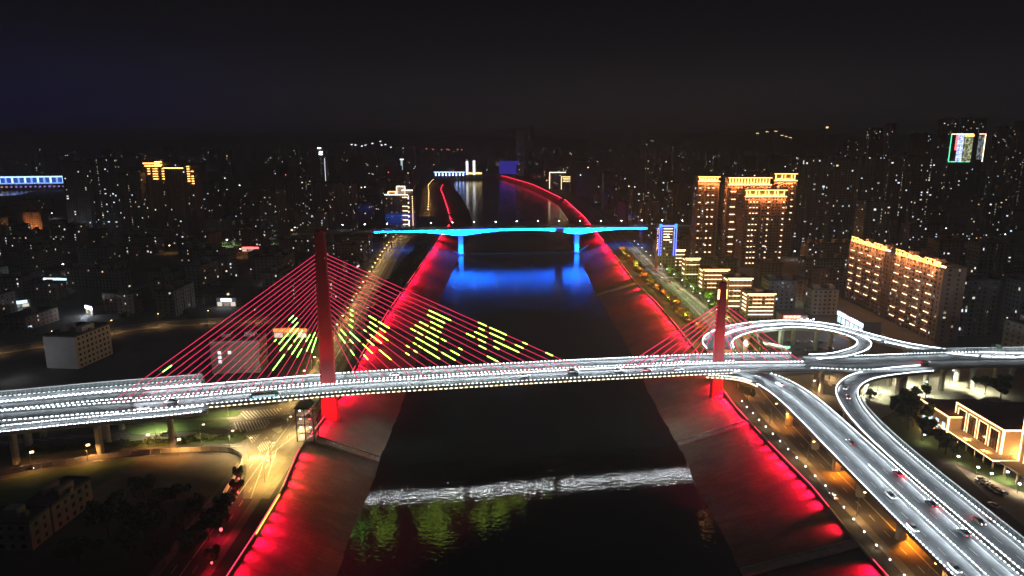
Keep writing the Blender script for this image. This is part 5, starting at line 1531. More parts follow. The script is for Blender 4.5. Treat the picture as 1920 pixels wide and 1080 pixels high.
KIND = ['long six-storey block', 'seven-storey block', 'very long six-storey block', 'squat three-storey block', 'slim sixteen-storey tower', 'tall slim tower', 'eleven-storey block', 'small five-storey block', 'wide two-storey shed']
PROTO = {}
def proto(k, s):
    if (k, s) not in PROTO:
        PROTO[(k, s)] = [make_block('town_block', seed=300+10*k+s, balc=(k in (0, 1, 6)), dim=0.02, **VAR[k]), False]
    return PROTO[(k, s)]
TR_ = random.Random(11)
SPTS = [p for st in STREETS.values() for p in st.p[::2]]
ROADGAP = [(p.x, p.y) for p in SPTS]
def clear(x, y, r):
    if not free(x, y, r): return False
    for a, b in ROADGAP:
        if (x-a)**2+(y-b)**2 < (r*0.75+9)**2: return False
    if -350 < x < -100 and 300 < y < 470: return False
    for pth in (R1, R2, EV, CR, BR):
        for p in pth.p[::3]:
            if (x-p.x)**2+(y-p.y)**2 < (r*0.8+8)**2: return False
    # keep off the upstream bridge
    q = Vector((x, y, 0))-BA; s = q.dot(BD); o = q.dot(BWV)
    if -20 < s < BLN+20 and abs(o) < 12+r*0.6: return False
    return True
ROWS = [405, 445, 490, 530, 572, 616, 662, 710, 760, 815, 875, 945, 1020, 1110, 1215, 1340, 1490]
for side, road, bank_ in ((-1, LROAD, 'left'), (1, RROAD, 'right')):
    for ri, Y in enumerate(ROWS):
        p = min(road.p, key=lambda q: abs(q.y-Y))
        x = p.x+side*(24+TR_.uniform(0, 8)) if Y < 2350 else (LT(2300)-70 if side < 0 else RT(2300)+70)
        lim = abs(at(-90 if side < 0 else 2010, Y))
        cnt = 0
        while abs(x) < lim:
            q = TR_.random()
            if Y < 700: k = [0,1,2,3,7,8,7,1][int(q*8)]
            elif Y < 1300: k = [0,1,2,6,4,7,3,5][int(q*8)]
            else: k = [0,2,6,4,5,6,1,4][int(q*8)]
            if side < 0 and Y < 900 and k in (4, 5): k = 0
            w, d = VAR[k]['w'], VAR[k]['d']
            rot = TR_.choice([0, 0, 0, math.pi/2])+R(TR_.uniform(-7, 7))+R(6*side)
            ext = w if abs(math.sin(rot)) < 0.5 else d
            cx = x+side*ext/2; yy = Y+TR_.uniform(-8, 8)
            if not (side < 0 and Y > 1000 and cx < at(140, Y) and k in (4, 5, 6)) and clear(cx, yy, math.hypot(w, d)*0.42) and TR_.random() < 0.93:
                s = TR_.randrange(3)
                pr = proto(k, s)
                lab = '%s on the %s bank, %s from the river in row %s' % (KIND[k], bank_, nth(cnt+1), ri+1) if False else 'dark %s, %s from the river in %s-bank row %s' % (KIND[k], nth(cnt+1), bank_, nth(ri+1))
                g = 'dark town blocks on the %s bank' % bank_
                if not pr[1]:
                    place(pr[0], lab, 'building', cx, yy, rot, g); pr[1] = True
                else:
                    c = dup(pr[0], (cx, yy, GZ), rot, lab, (1, 1, TR_.uniform(0.9, 1.12)), g)
                take(cx, yy, math.hypot(w, d)*0.36); cnt += 1
            x += side*(ext+TR_.uniform(7, 20)*(1.2 if Y < 700 else 2.6))
for k, v in PROTO.items():
    if not v[1]:
        for c in list(v[0].children_recursive): bpy.data.objects.remove(c)
        bpy.data.objects.remove(v[0])
# far town: a mass of roofs and lights nobody could count
def distant():
    rr = random.Random(5); b = MB(); l1 = MB(); l2 = MB(); l3 = MB()
    for i in range(2200):
        Y = 1620*(5.0**rr.random()); X = rr.uniform(-1, 1)*Y*0.85
        if X < 0 and rr.random() < 0.4: continue
        if Y < 2750 and (LT(Y)-90 < X < RT(Y)+60 or X < -1050): continue
        if not free(X, Y, 18): continue
        if X < at(150, Y) and Y < 2300: continue
        w, h = rr.uniform(16, 50), rr.choice([12, 15, 18, 22, 40, 60, 85])*rr.uniform(0.7, 1.2)
        b.box(X-w/2, X+w/2, Y, Y+20, GZ-0.5, GZ+h, False)
        for _ in range(rr.choice([0,0,1,1,2,3])):
            x = X+rr.uniform(-w/2, w/2); z = GZ+rr.uniform(2, h); s = rr.uniform(1.2, 2.6)
            m = rr.random()
            (l1 if m < 0.6 else l2 if m < 0.9 else l3).quad((x, Y-0.4, z), (x+s, Y-0.4, z), (x+s, Y-0.4, z+s*0.8), (x, Y-0.4, z+s*0.8))
    t = thing('distant_town', 'far-off mass of low roofs and lights along the horizon', 'town', (0, 3000, GZ)); t['kind'] = 'stuff'
    part('roofs', b, M['wall1'], t, stuff=True)
    part('far_light', l1, M['far_white'], t, stuff=True); part('far_light', l2, M['far_warm'], t, stuff=True); part('far_light', l3, M['far_red'], t, stuff=True)
glow('far_white', (0.9,0.95,1.0), 5.0, False); glow('far_warm', (1.0,0.6,0.3), 5.0, False); glow('far_red', (1.0,0.2,0.2), 2.5, False)
distant()
def hill(pts, depth=900):
    mb = MB(); n = len(pts)
    for x, y, Y in pts:
        X = at(x, Y, 120); z = max(GZ+2, ztop(y, Y))
        for f, zz in ((0, GZ-2), (0.25, lerp(GZ, z, 0.55)), (0.5, z), (0.8, lerp(GZ, z, 0.5)), (1.0, GZ-2)): mb.v.append((X, Y-depth*0.5+depth*f, zz))
    for i in range(n-1):
        for k in range(4): a = i*5+k; mb.f.append((a, a+5, a+6, a+1))
    struct('hill', mb, M['rock'], True)
hill([(1280,262,5200),(1330,256,5200),(1380,249,5200),(1430,242,5200),(1470,240,5200),(1510,246,5200),(1560,252,5200),(1640,257,5200),(1760,250,5200),(1880,252,5200),(2000,258,5200)])
hill([(620,264,6000),(680,260,6000),(740,256,6000),(800,259,6000),(860,254,6000),(930,258,6000),(1000,257,6000),(1080,260,6000),(1150,264,6000)])
# lit terraces on the far hills
def far_group(label, pts, Y, m, w=14, h=3):
    X0 = at(sum(p[0] for p in pts)/len(pts), Y, 60)
    t = thing('hill_terrace', label, 'building', (X0, Y, GZ))
    for x, y in pts:
        X = at(x, Y, 80); z = ztop(y, Y)
        p = part('wall', MB().box(X-w/2-2, X+w/2+2, Y+1, Y+12, GZ-1, z+h+3), M['wall1'], t)
        part('light_band', MB().box(X-w/2, X+w/2, Y+0.2, Y+0.8, z-h/2, z+h/2), M[m], p)
far_group('string of white lights low on the horizon above the left bank', [(660,271),(667,272),(679,274),(686,272),(699,269),(714,265),(716,272),(723,271),(733,276)], 3900, 'far_white', 9, 4)
far_group('string of gold lights on the far hill above the gold-lit towers', [(1418,250),(1436,247),(1452,246),(1464,254),(1472,256),(1480,258)], 4300, 'far_warm', 16, 3)
far_group('orange billboard light on the far hill right of the gold lights', [(1547,239)], 4300, 'far_warm', 14, 10)
far_group('row of pinkish lights on the horizon left of the sluice bridge', [(800,279),(812,280),(828,281),(838,280),(842,281),(858,280),(866,281)], 3600, 'far_red', 6, 3)

# ------------------------------------------------------------------ trees
def crown_mesh(seed, m, rx=3.4, rz=2.9, n=760, leaf=0.62):
    rr = random.Random(seed); mb = MB()
    lobes = [(0, 0, 0, 0.8)]+[(rr.uniform(-0.85, 0.85), rr.uniform(-0.85, 0.85), rr.uniform(-0.5, 0.75), rr.uniform(0.3, 0.65)) for _ in range(9)]
    for _ in range(n):
        lx, ly, lz, lr = rr.choice(lobes)
        while True:
            v = Vector((rr.uniform(-1, 1), rr.uniform(-1, 1), rr.uniform(-1, 1)))
            if 0.2 < v.length < 1: break
        v = v.normalized()*(0.45+0.55*rr.random()**0.5)*lr*0.72
        c = Vector(((lx+v.x)*rx, (ly+v.y)*rx, (lz+v.z)*rz))
        a = Vector((rr.gauss(0, 1), rr.gauss(0, 1), rr.gauss(0, 0.7))).normalized()
        b = a.cross(Vector((rr.gauss(0, 1), rr.gauss(0, 1), rr.gauss(0, 1)))).normalized()
        s = leaf*rr.uniform(0.5, 1.2)
        mb.quad(c-a*s-b*s*0.5, c+a*s*0.2-b*s*0.8, c+a*s+b*s*0.4, c-a*s*0.3+b*s*0.7)
    return mb.mesh('crown', M[m])
def trunk_mesh(h, seed):
    rr = random.Random(seed); mb = MB()
    mb.tube([(0,0,-0.2), (0.05,0.03,h*0.4), (rr.uniform(-.15,.15), rr.uniform(-.15,.15), h)], [0.24, 0.17, 0.12], 7)
    for i in range(4):
        a = i*1.6+rr.random(); z = h*rr.uniform(0.7, 0.95)
        mb.tube([(0,0,z), (math.cos(a)*0.9, math.sin(a)*0.9, z+1.0), (math.cos(a)*1.8, math.sin(a)*1.8, z+1.9)], [0.1, 0.07, 0.03], 5)
    return mb.mesh('trunk', M['bark'])
CROWNS = [crown_mesh(s, 'leaf%d' % (s % 3), rx=[3.4,3.0,3.9,2.7,3.5][s], rz=[2.9,3.2,2.6,3.4,3.8][s]) for s in range(5)]
TRUNKS = [trunk_mesh(3.6, s) for s in range(3)]
def tree(label, x, y, s=1.0, group=None, z=GZ, var=None):
    r = thing('tree', label, 'tree', (x, y, z), rng.uniform(0, 6.28), group); r.scale = (s, s, s*rng.uniform(0.9, 1.15))
    link('trunk', rng.choice(TRUNKS), r); link('crown', CROWNS[var if var is not None else rng.randrange(5)], r, (0, 0, 5.0))
    return r
i = 0; Y = 336.0
while Y < 800:
    i += 1
    x = RT(Y)+9.5+rng.uniform(-1, 1)
    tree('%s orange-lit tree from the bridge, between the right river wall and the road' % nth(i), x, Y, rng.uniform(0.95, 1.3), 'trees along the right river wall')
    if i % 2 == 0:
        lamp('POINT', 'tree_light', (x-2.5, Y-4.5, GZ+10.5), 9000 if i % 4 else 11000, (1.0,0.20,0.04) if i % 3 else (1.0,0.62,0.08), None, 0.2)
    Y += 9.0 if Y < 560 else 12.5
i = 0; Y = 400.0
while Y < 720:
    i += 1
    p = min(RROAD.p, key=lambda q: abs(q.y-Y)); x = p.x+12.5+rng.uniform(-1, 1)
    if free(x, Y, 2):
        tree('%s green-lit tree from the loop, along the inland side of the right river road' % nth(i), x, Y, rng.uniform(0.95, 1.25), 'trees on the inland side of the right river road')
        if i % 2: lamp('POINT', 'tree_light', (x-2.5, Y-5.5, GZ+10.5), 5000, (0.55,1.0,0.15), None, 0.2)
    Y += 12
i = 0; Y = 470.0
while Y < 890:
    i += 1
    for k, off in enumerate((6.5, 14)):
        x = LT(Y)-off-rng.uniform(-1, 1)
        if k == 1 and Y < 560: continue
        tree('%s dark tree from the bridge in the %s row beside the left river wall' % (nth(i), 'inner' if k else 'outer'), x, Y, rng.uniform(0.8, 1.15), 'dark trees along the left river wall', var=2)
    Y += 11
for i, (x, y, s) in enumerate(((1692,790,1.6),(1712,800,1.5),(1728,826,1.3),(1760,842,1.25),(1772,852,1.15),(1702,806,1.4),(1705,770,1.3),(1786,858,0.8),(1690,775,1.2),(1846,740,1.2),(1880,735,1.1),(1875,752,1.3),(1735,748,0.9),(1718,747,0.8),(1630,752,0.8))):
    p = px(x, y, GZ); tree('dark round tree on the grounds left of the civic building, %s from the left' % nth(sorted([1692,1712,1728,1760,1772,1702,1705,1786,1690,1846,1880,1875,1735,1718,1630]).index(x)+1), p.x, p.y, s, 'trees near the civic building')
for i in range(30):
    f = i/29; x = lerp(-10, 448, f); y = lerp(851, 821, f)+rng.uniform(-3, 3); p = px(x, y, GZ)
    r = thing('shrub', '%s clipped shrub from the left on the verge under the left viaduct' % nth(i+1), 'shrub', (p.x, p.y, GZ+0.1), rng.uniform(0, 6), 'shrubs on the viaduct verge')
    s = rng.uniform(0.45, 0.7); r.scale = (s*1.4, s*1.1, s*0.75); link('foliage', CROWNS[i % 5], r, (0, 0, 2.0))
for i, (x, y) in enumerate(((270,935),(300,962),(330,950),(250,985),(205,1010),(290,1015),(345,1000),(370,980),(392,1012),(240,1050),(310,1060),(360,1050),(150,1062),(420,985))):
    p = px(x, y, GZ); tree('unlit tree in the dark lower left corner, %s counted rightwards' % nth(sorted([270,300,330,250,205,290,345,370,392,240,310,360,150,420]).index(x)+1), p.x, p.y, rng.uniform(1.0, 1.6), 'unlit trees at the lower left')
for i, (x, y) in enumerate(((415,1000),(432,952),(446,930),(398,1062),(448,905))):
    p = px(x, y, GZ); tree('small tree hung with red lamps by the left riverside road, %s from the bottom' % nth([2,3,4,1,5][i]), p.x, p.y, 0.8, 'trees with red lamps')
    t = thing('red_lamp', 'glowing red lamp in the roadside tree that is %s from the bottom' % nth([2,3,4,1,5][i]), 'lamp', (p.x+1.2, p.y-2.6, GZ+3.0), group='red lamps in roadside trees')
    part('bulb', MB().ball((0,0,0), 0.55 if i == 0 else 0.35, 8, 5), M['bulb_red'], t, world=False)
    part('hanger', MB().tube([(0,0,0.3), (0,0.9,1.6)], 0.04, 4), M['dark_steel'], t, world=False)
    lamp('POINT', 'red_lamp_light', (p.x+1.2, p.y-3.4, GZ+3.0), 1600 if i == 0 else 500, RED_L, None, 0.3)
for i, (x, y) in enumerate(((410,455),(425,450),(395,462),(640,585),(625,610),(655,570),(480,505),(500,500),(100,585),(60,640),(20,630),(240,606),(300,604),(350,600),(530,640),(545,655),(560,640),(515,660))):
    p = px(x, y, GZ)
    if free(p.x, p.y, 1): tree('tree beside a lamp among the left bank houses, %s counted rightwards' % nth(sorted([410,425,395,640,625,655,480,500,100,60,20,240,300,350,530,545,560,515]).index(x)+1), p.x, p.y, rng.uniform(0.9, 1.3), 'trees among the left bank houses')

# ------------------------------------------------------------------ street lamps
WARM = (1.0,0.74,0.38); SOD = (1.0,0.48,0.12)
def road_lamps(path, off, s0, s1, gap, lab, grp, bulb, e, col, side, h=9.0, every=1, hs=(0.9,0.34,0.2)):
    s = s0; i = 0
    while s < s1:
        i += 1
        p, r, d = path.at(s); q = p+r*off
        post_lamp('street_lamp', lab % nth(i), (q.x, q.y, GZ), h, None, bulb, grp, arm=(-r.x*side*2.0, -r.y*side*2.0), energy=e if i % every == 0 else 0, color=col, hs=hs)
        s += gap
sL = s_of(LROAD, (LT(330)-14, 330, 0))
road_lamps(LROAD, -8.2, sL, sL+640, 24, '%s lamp from the red bridge on the inland kerb of the left river road', 'lamps along the left river road', 'bulb_orange', 15000, (1.0,0.60,0.20), -1, hs=(1.1,0.5,0.3))
road_lamps(LROAD, 8.2, sL+900, sL+1900, 50, '%s far orange lamp along the left river road beyond the blue bridge', 'far lamps along the left river road', 'bulb_orange', 12000, SOD, 1, h=10, hs=(1.5,1.0,0.8))
sR = s_of(RROAD, (RT(390)+20, 390, 0))
road_lamps(RROAD, 9.2, sR, sR+480, 27, '%s lamp from the loop on the inland kerb of the right river road', 'lamps along the right river road', 'bulb_white', 11000, (0.95,0.92,0.66), 1)
sR0 = s_of(RROAD, (RT(180)+17, 180, 0))
road_lamps(RROAD, -8.6, sR0, sR0+170, 42, '%s lamp from the bottom on the right road beside the flyover', 'lamps beside the flyover', 'bulb_orange', 8000, (1.0,0.50,0.14), -1)
for i, (x, y, e) in enumerate(((1568,885,42000),(1695,1012,42000),(1470,800,6000))):
    p = px(x, y, GZ)
    post_lamp('street_lamp', 'short orange lamp under the edge of the flyover, %s from the bottom' % nth([2,1,3][i]), (p.x+3, p.y, GZ), 6.0, None, 'bulb_orange', 'orange lamps under the flyover', arm=(-2.0, 0), energy=e, color=(1.0,0.25,0.012))
for i, (x, y, e, c, h) in enumerate(((378,838,9000,WARM,10),(432,846,20000,WARM,9),(541,822,27000,(1.0,0.68,0.24),10),(466,860,22000,(1.0,0.66,0.22),9),(508,870,21000,(1.0,0.62,0.18),9),(428,780,22000,WARM,8),(497,905,26000,(1.0,0.58,0.15),9))):  # two of these posts are added to spread light over the junction
    p = px(x, y, GZ)
    post_lamp('street_lamp', 'pale lamp post at the hatched junction under the left viaduct, %s counted rightwards' % nth([1,3,7,4,6,2,5][i]), p, h, None, 'bulb_orange', 'lamp posts at the junction', arm=(1.6, 0.4), energy=e, color=c)
for i, (x, y, e) in enumerate(((277,846,12000),(60,880,7000),(165,866,9000),(335,855,9000))):
    p = px(x, y, GZ); post_lamp('street_lamp', 'orange lamp on the road in front of the vacant lot, %s counted rightwards' % nth([3,1,2,4][i]), p, 7.0, None, 'bulb_orange', 'orange lamps by the vacant lot', arm=(0.8, 0.2), energy=e, color=(1.0,0.42,0.10), hs=(1.2,0.6,0.5))
road_lamps(STREETS['back_left'], 7.5, 60, STREETS['back_left'].len-30, 34, '%s lamp from the left along the street behind the dark field', 'lamps along the street behind the field', 'bulb_orange', 5200, (1.0,0.55,0.20), 1)
for i, (x, y, e, c) in enumerate(((1700,722,30000,0),(1645,735,28000,0),(1780,720,28000,0),(1830,735,32000,0),(1890,728,32000,0),(1730,742,24000,0),(1520,740,9000,1),(1555,712,9000,1),(1440,700,4000,1),(1620,748,28000,0))):
    p = px(x, y, GZ); post_lamp('street_lamp', 'greenish-white lamp on the forecourt under the right viaduct, %s counted rightwards' % nth(sorted([1700,1645,1780,1830,1890,1730,1520,1555,1440,1620]).index(x)+1), p, 7.5, None, 'bulb_white', 'lamps under the right viaduct', arm=(1.2, 0), energy=e, color=((0.92,0.95,0.62), (1.0,0.66,0.3))[c])
for i, (x, y) in enumerate(((1420,640),(1470,636),(1520,640),(1560,636))):
    p = px(x, y, GZ); post_lamp('street_lamp', 'white lamp in the car park inside the loop, %s counted rightwards' % nth(i+1), p, 8, None, 'bulb_white', 'lamps inside the loop', arm=(1.2, 0), energy=1300, color=(0.9,0.95,1.0))
for i, (x, y, e) in enumerate(((1793,872,2200),(1885,902,4500),(1730,830,1200),(1830,893,2600),(1907,925,3600),(1855,905,2600))):
    p = px(x, y, GZ); post_lamp('garden_lamp', 'white garden lamp on the civic grounds, %s counted rightwards' % nth(sorted([1793,1885,1730,1830,1907,1855]).index(x)+1), p, 3.5, None, 'bulb_white', 'garden lamps at the civic building', arm=(0.4, 0), energy=e, color=(1.0,0.8,0.5), hs=(0.7,0.7,0.4), r=0.06)
sB_ = s_of(RROAD, (RT(186)+17, 186, 0)); k = 0; s = sB_
while s < sB_+150:
    k += 1; p, r, d = RROAD.at(s); q = Vector((RT(p.y)+5.2, p.y, GZ))
    t = thing('bollard_lamp', '%s small white bollard lamp from the bottom on the right riverside walk' % nth(k), 'bollard lamp', q, group='bollard lamps on the right riverside walk')
    part('post', MB().tube([(0,0,0), (0,0,1.0)], 0.08, 6), M['dark_steel'], t, world=False); part('lamp_head', MB().ball((0,0,1.2), 0.26, 8, 4), M['bulb_white'], t, world=False)
    if k % 2: lamp('POINT', 'bollard_light', q+Vector((0,0,1.8)), 420, (1.0,0.70,0.38), None, 0.2)
    s += 8.0
road_lamps(STREETS['viaduct_north'], 5.0, 120, STREETS['viaduct_north'].len-4, 30, '%s added lamp from the left on the service road below the left viaduct', 'lamps below the left viaduct', 'bulb_white', 24000, (0.95,0.90,0.50), 1, h=8)  # lamp row added to brighten the verges under the viaduct
for i, (x, y, c) in enumerate(((410,456,1),(451,452,0),(488,450,0),(425,462,1),(500,458,1),(365,440,0))):
    p = px(x, y, GZ); post_lamp('park_lamp', 'white park lamp among green-lit trees left of the pylon top, %s counted rightwards' % nth(sorted([410,451,488,425,500,365]).index(x)+1), p, 8, None, 'bulb_white', 'park lamps left of the pylon', arm=(1.0, 0), energy=15000, color=((0.9,0.95,1.0), (0.6,1.0,0.3))[c], hs=(1.6,1.0,0.7))
# scattered courtyard lamps in the town
LR = random.Random(21); k = 0
while k < 46:
    sd = -1 if k % 2 else 1
    Y = LR.uniform(500, 1500); X = sd*LR.uniform(200, 0.72*Y)
    if sd < 0 and Y < 620 and X > -340: continue
    if not free(X, Y, 1.5) or not clear(X, Y, 1): continue
    k += 1
    c = LR.choice([0, 0, 1, 2])
    post_lamp('yard_lamp', '%s yard lamp among the houses, one of many scattered lamps' % nth(k), (X, Y, GZ), 9, None, ['bulb_white','bulb_orange','bulb_white'][c], 'yard lamps among the houses', arm=(1.0, 0), energy=6000, color=[(0.85,0.95,1.0), SOD, (0.75,1.0,0.6)][c], hs=(1.3,0.7,0.5))

# ------------------------------------------------------------------ vehicles
CARP = {}
for n_, c in (('white',(0.75,0.75,0.74)),('black',(0.015,0.015,0.018)),('red',(0.35,0.02,0.03)),('silver',(0.45,0.46,0.47)),('brown',(0.16,0.10,0.07)),('grey',(0.12,0.125,0.13))):
    m = mat('car_paint_'+n_, c, 0.28, 0.06, 2.0, metal=0.15); m.node_tree.nodes['Principled BSDF'].inputs['Coat Weight'].default_value = 0.6; CARP[n_] = m
M['tyre'] = mat('tyre', (0.02,0.02,0.02), 0.9, 0.2, 3)
def sect(x, hw, z0, z1, tw):
    """one cross-section ring of a car body"""
    return [(x, -hw, z0), (x, -hw, lerp(z0, z1, 0.55)), (x, -hw*tw, z1), (x, hw*tw, z1), (x, hw, lerp(z0, z1, 0.55)), (x, hw, z0)]
def car_parts():
    body = MB().loft([sect(-2.25,0.72,0.35,0.86,0.9), sect(-2.05,0.86,0.25,0.98,0.92), sect(-1.2,0.90,0.22,1.0,0.93), sect(0.0,0.91,0.22,0.98,0.93), sect(1.0,0.90,0.22,0.94,0.92), sect(1.95,0.85,0.25,0.80,0.88), sect(2.25,0.70,0.35,0.66,0.85)])
    cab = MB().loft([sect(-1.75,0.74,0.96,1.02,0.95), sect(-1.05,0.76,0.96,1.42,0.82), sect(-0.2,0.77,0.96,1.48,0.80), sect(0.45,0.76,0.95,1.40,0.80), sect(1.15,0.74,0.92,0.98,0.95)])
    roof = MB().loft([sect(-1.0,0.62,1.405,1.455,0.9), sect(-0.2,0.63,1.47,1.515,0.9), sect(0.35,0.61,1.40,1.445,0.9)])
    wh = MB().tube([(0,-0.12,0), (0,0.12,0)], 0.33, 12); rim = MB().tube([(0,-0.13,0), (0,0.13,0)], 0.19, 8)
    hd = MB().box(-0.08, 0.08, -0.16, 0.16, -0.08, 0.08); tl = MB().box(-0.06, 0.06, -0.2, 0.2, -0.1, 0.1)
    return {'body': body.mesh('body'), 'glass': cab.mesh('glass', M['glass']), 'roof_panel': roof.mesh('roof_panel'), 'tyre': wh.mesh('tyre', M['tyre']), 'rim': rim.mesh('rim', M['steel']), 'headlight': hd.mesh('headlight', M['head_white']), 'taillight': tl.mesh('taillight', M['tail_red'])}
CP = car_parts()
PAINTED = {}
def car(label, loc, ang, col, lights=True, group=None, k=1.0, braking=False):
    t = thing('car', label, 'car', loc, ang, group); t.scale = (k, k, k*(1.12 if k > 1.05 else 1.0))
    for n_ in ('body', 'roof_panel'):
        if (n_, col) not in PAINTED:
            me = CP[n_].copy(); me.materials.clear(); me.materials.append(CARP[col]); PAINTED[(n_, col)] = me
    b = link('body', PAINTED[('body', col)], t); link('window_band', CP['glass'], t); link('roof_panel', PAINTED[('roof_panel', col)], t)
    for x in (-1.38, 1.42):
        for y in (-0.82, 0.82):
            w_ = link('wheel', CP['tyre'], t, (x, y, 0.33)); link('rim', CP['rim'], w_)
    if lights:
        for y in (-0.58, 0.58): link('headlight', CP['headlight'], t, (2.2, y, 0.64)); link('taillight', CP['taillight'], t, (-2.22, y, 0.78))
    return t
def car_at(label, x, y, z, path, sign, col, k=1.0, glow_=None, lights=True):
    p = px(x, y, z+0.7); s = s_of(path, p); q, r, d = path.at(s)
    d = d*sign
    o = car(label, (p.x, p.y, q.z+0.02 if z > 12 else GZ+0.05), math.atan2(d.y, d.x), col, lights, 'cars on the roads', k)
    if glow_ == 'head':
        a = Vector(o.location)+Vector((d.x*2.9, d.y*2.9, 0.9))
        lamp('SPOT', 'headlight_beam', a, 500, (1.0,0.95,0.85), None, 0.15, a+Vector((d.x*12, d.y*12, -1.2)), R(50), 0.5)
    if glow_ == 'tail':
        lamp('POINT', 'taillight_glow', Vector(o.location)-Vector((d.x*3.0, d.y*3.0, -0.9)), 130, (1.0,0.03,0.05), None, 0.2)
    return o
CARS = [
 ('white car just right of the left pylon on the far lanes of the bridge', 740,703,DZ,AX,-1,'white',1.0,None), ('white car on the near bridge lanes left of the river middle', 985,706,DZ,AX,1,'white',1.0,None),
 ('dark van on the near bridge lanes over the middle of the river', 1074,699,DZ,AX,1,'black',1.25,None), ('white car on the near bridge lanes two cars right of the dark van', 1161,696,DZ,AX,1,'white',1.0,None),
 ('dark red car on the near bridge lanes between two white cars', 1213,695,DZ,AX,1,'red',1.0,'tail'), ('silver car on the near bridge lanes closest to the right pylon', 1272,693,DZ,AX,1,'silver',1.0,None),
 ('white car on the far bridge lanes left of the right pylon', 1252,675,DZ,AX,-1,'white',1.0,None), ('dark car on the far bridge lanes nearest the right pylon', 1284,677,DZ,AX,-1,'black',1.0,None),
 ('dark tall car on the near lanes above the left viaduct pier', 322,754,DZ,AX,1,'black',1.2,'tail'), ('white low car behind the tall dark one near the left viaduct pier', 268,765,DZ,AX,1,'white',1.0,'tail'),
 ('silver car on the far lanes between left pylon and noise barrier', 470,727,DZ,AX,-1,'silver',1.0,None),
 ('white car leaving the bridge onto the dual flyover', 1416,718,26.5,BR,1,'white',1.0,None), ('white car on the far lane where the flyover bends', 1462,719,26.3,BR,-1,'white',1.0,'head'),
 ('black car beside the flyover divider in its upper stretch', 1594,829,24.6,BR,-1,'black',1.0,'head'), ('white car on the river-side lane of the flyover, upper of two', 1670,928,24.4,BR,1,'white',1.0,'head'),
 ('white car on the river-side lane of the flyover, lower of two', 1711,988,24.4,BR,1,'white',1.0,'head'), ('dark car with bright red tail lights on the flyover, upper of two', 1683,887,24.4,BR,-1,'red',1.0,'tail'),
 ('dark car with red tail lights on the flyover, lower of two', 1745,943,24.4,BR,-1,'black',1.0,'tail'), ('grey car on the flyover lane beside the divider near the bottom', 1808,998,24.3,BR,-1,'grey',1.0,None),
 ('white car at the bottom edge of the flyover', 1790,1064,24.3,BR,1,'white',1.0,'head'), ('brown car on the slip road beside the flyover', 1836,976,24.0,CR,1,'brown',1.0,'tail'),
 ('white car in the tight bend of the slip road', 1586,727,24.6,CR,1,'white',1.0,'tail'), ('red car just below the white one in the tight slip road bend', 1590,744,24.5,CR,1,'red',1.0,'tail'),
 ('dark car with red lights on the right viaduct, upper of two side by side', 1735,679,25.5,EV,1,'black',1.0,'tail'), ('dark car with red lights on the right viaduct, lower of two side by side', 1738,690,25.3,CR,1,'black',1.0,'tail'),
 ('dark car on the far lanes of the right viaduct', 1802,660,25.4,EV,-1,'grey',1.0,None), ('silver car with headlights near the right edge of the viaduct', 1908,667,25.2,EV,-1,'silver',1.0,'head'),
 ('dark car on the far lanes of the right viaduct near its lamp row end', 1838,668,25.2,EV,-1,'black',1.0,None),
 ('dark car on the outer loop ramp behind the cables', 1407,611,25.2,R1,-1,'black',1.05,None), ('white car on the inner ring of the loop at its right side', 1582,629,25.4,R2,1,'white',1.0,None),
 ('white car on the outer loop ramp where it joins the viaduct', 1655,641,25.2,R1,-1,'white',1.0,None),
 ('white car parked at the side of the right river road, seen by bright lamps', 1563,930,GZ,RROAD,1,'white',1.0,'head'), ('silver car on the right river road below the gold blocks, nearest of four', 1272,541,GZ,RROAD,1,'silver',1.0,'tail'),
 ('red car on the right river road below the gold blocks, second of four', 1256,528,GZ,RROAD,1,'red',1.0,'tail'), ('red-tailed white car on the right river road, third of four', 1241,520,GZ,RROAD,1,'white',1.0,'tail'),
 ('dark car on the right river road farthest up of four', 1228,505,GZ,RROAD,1,'black',1.0,'tail'),
 ('white car on the left river road beyond the red bridge', 655,640,GZ,LROAD,1,'white',1.0,'head'), ('dark car on the left river road farther up', 690,575,GZ,LROAD,-1,'black',1.0,'tail'),
 ('white low vehicle on the service road under the left viaduct', 312,814,GZ,STREETS['viaduct_north'],1,'white',1.1,'head'), ('car with headlights on the road by the vacant lot', 52,878,GZ,STREETS['viaduct_south'],1,'black',1.0,'head'),
]
for c in CARS: car_at(*c)
for i, (x, y, a, col) in enumerate(((1838,898,0.5,'grey'),(1848,904,0.5,'silver'),(1856,911,0.5,'black'),(1865,916,0.5,'brown'),(1873,921,0.5,'silver'),(1881,925,0.5,'grey'),(1864,947,-0.9,'silver'))):
    p = px(x, y, GZ+0.6); car('%s parked car, %s counted rightwards on the civic car park' % (col, nth([1,2,3,5,6,7,4][i])), (p.x, p.y, GZ+0.04), a if i < 6 else R(100), col, False, 'cars parked by the civic building')
PR = random.Random(4)
for i in range(16):
    x = 1418+(i % 8)*20+PR.uniform(-3, 3); y = (641, 655)[i//8]+PR.uniform(-2, 2)
    if abs(x-1455) < 26 and i // 8 == 1: x -= 0
    p = px(x, y, GZ+0.6); col = PR.choice(['black','grey','silver','white'])
    car('parked %s car in the %s row inside the interchange loop, %s counted rightwards' % (col, ('far', 'near')[i//8], nth(i % 8+1)), (p.x, p.y, GZ+0.04), R(20)+PR.uniform(-0.2, 0.2), col, i % 5 == 0, 'cars parked inside the loop')
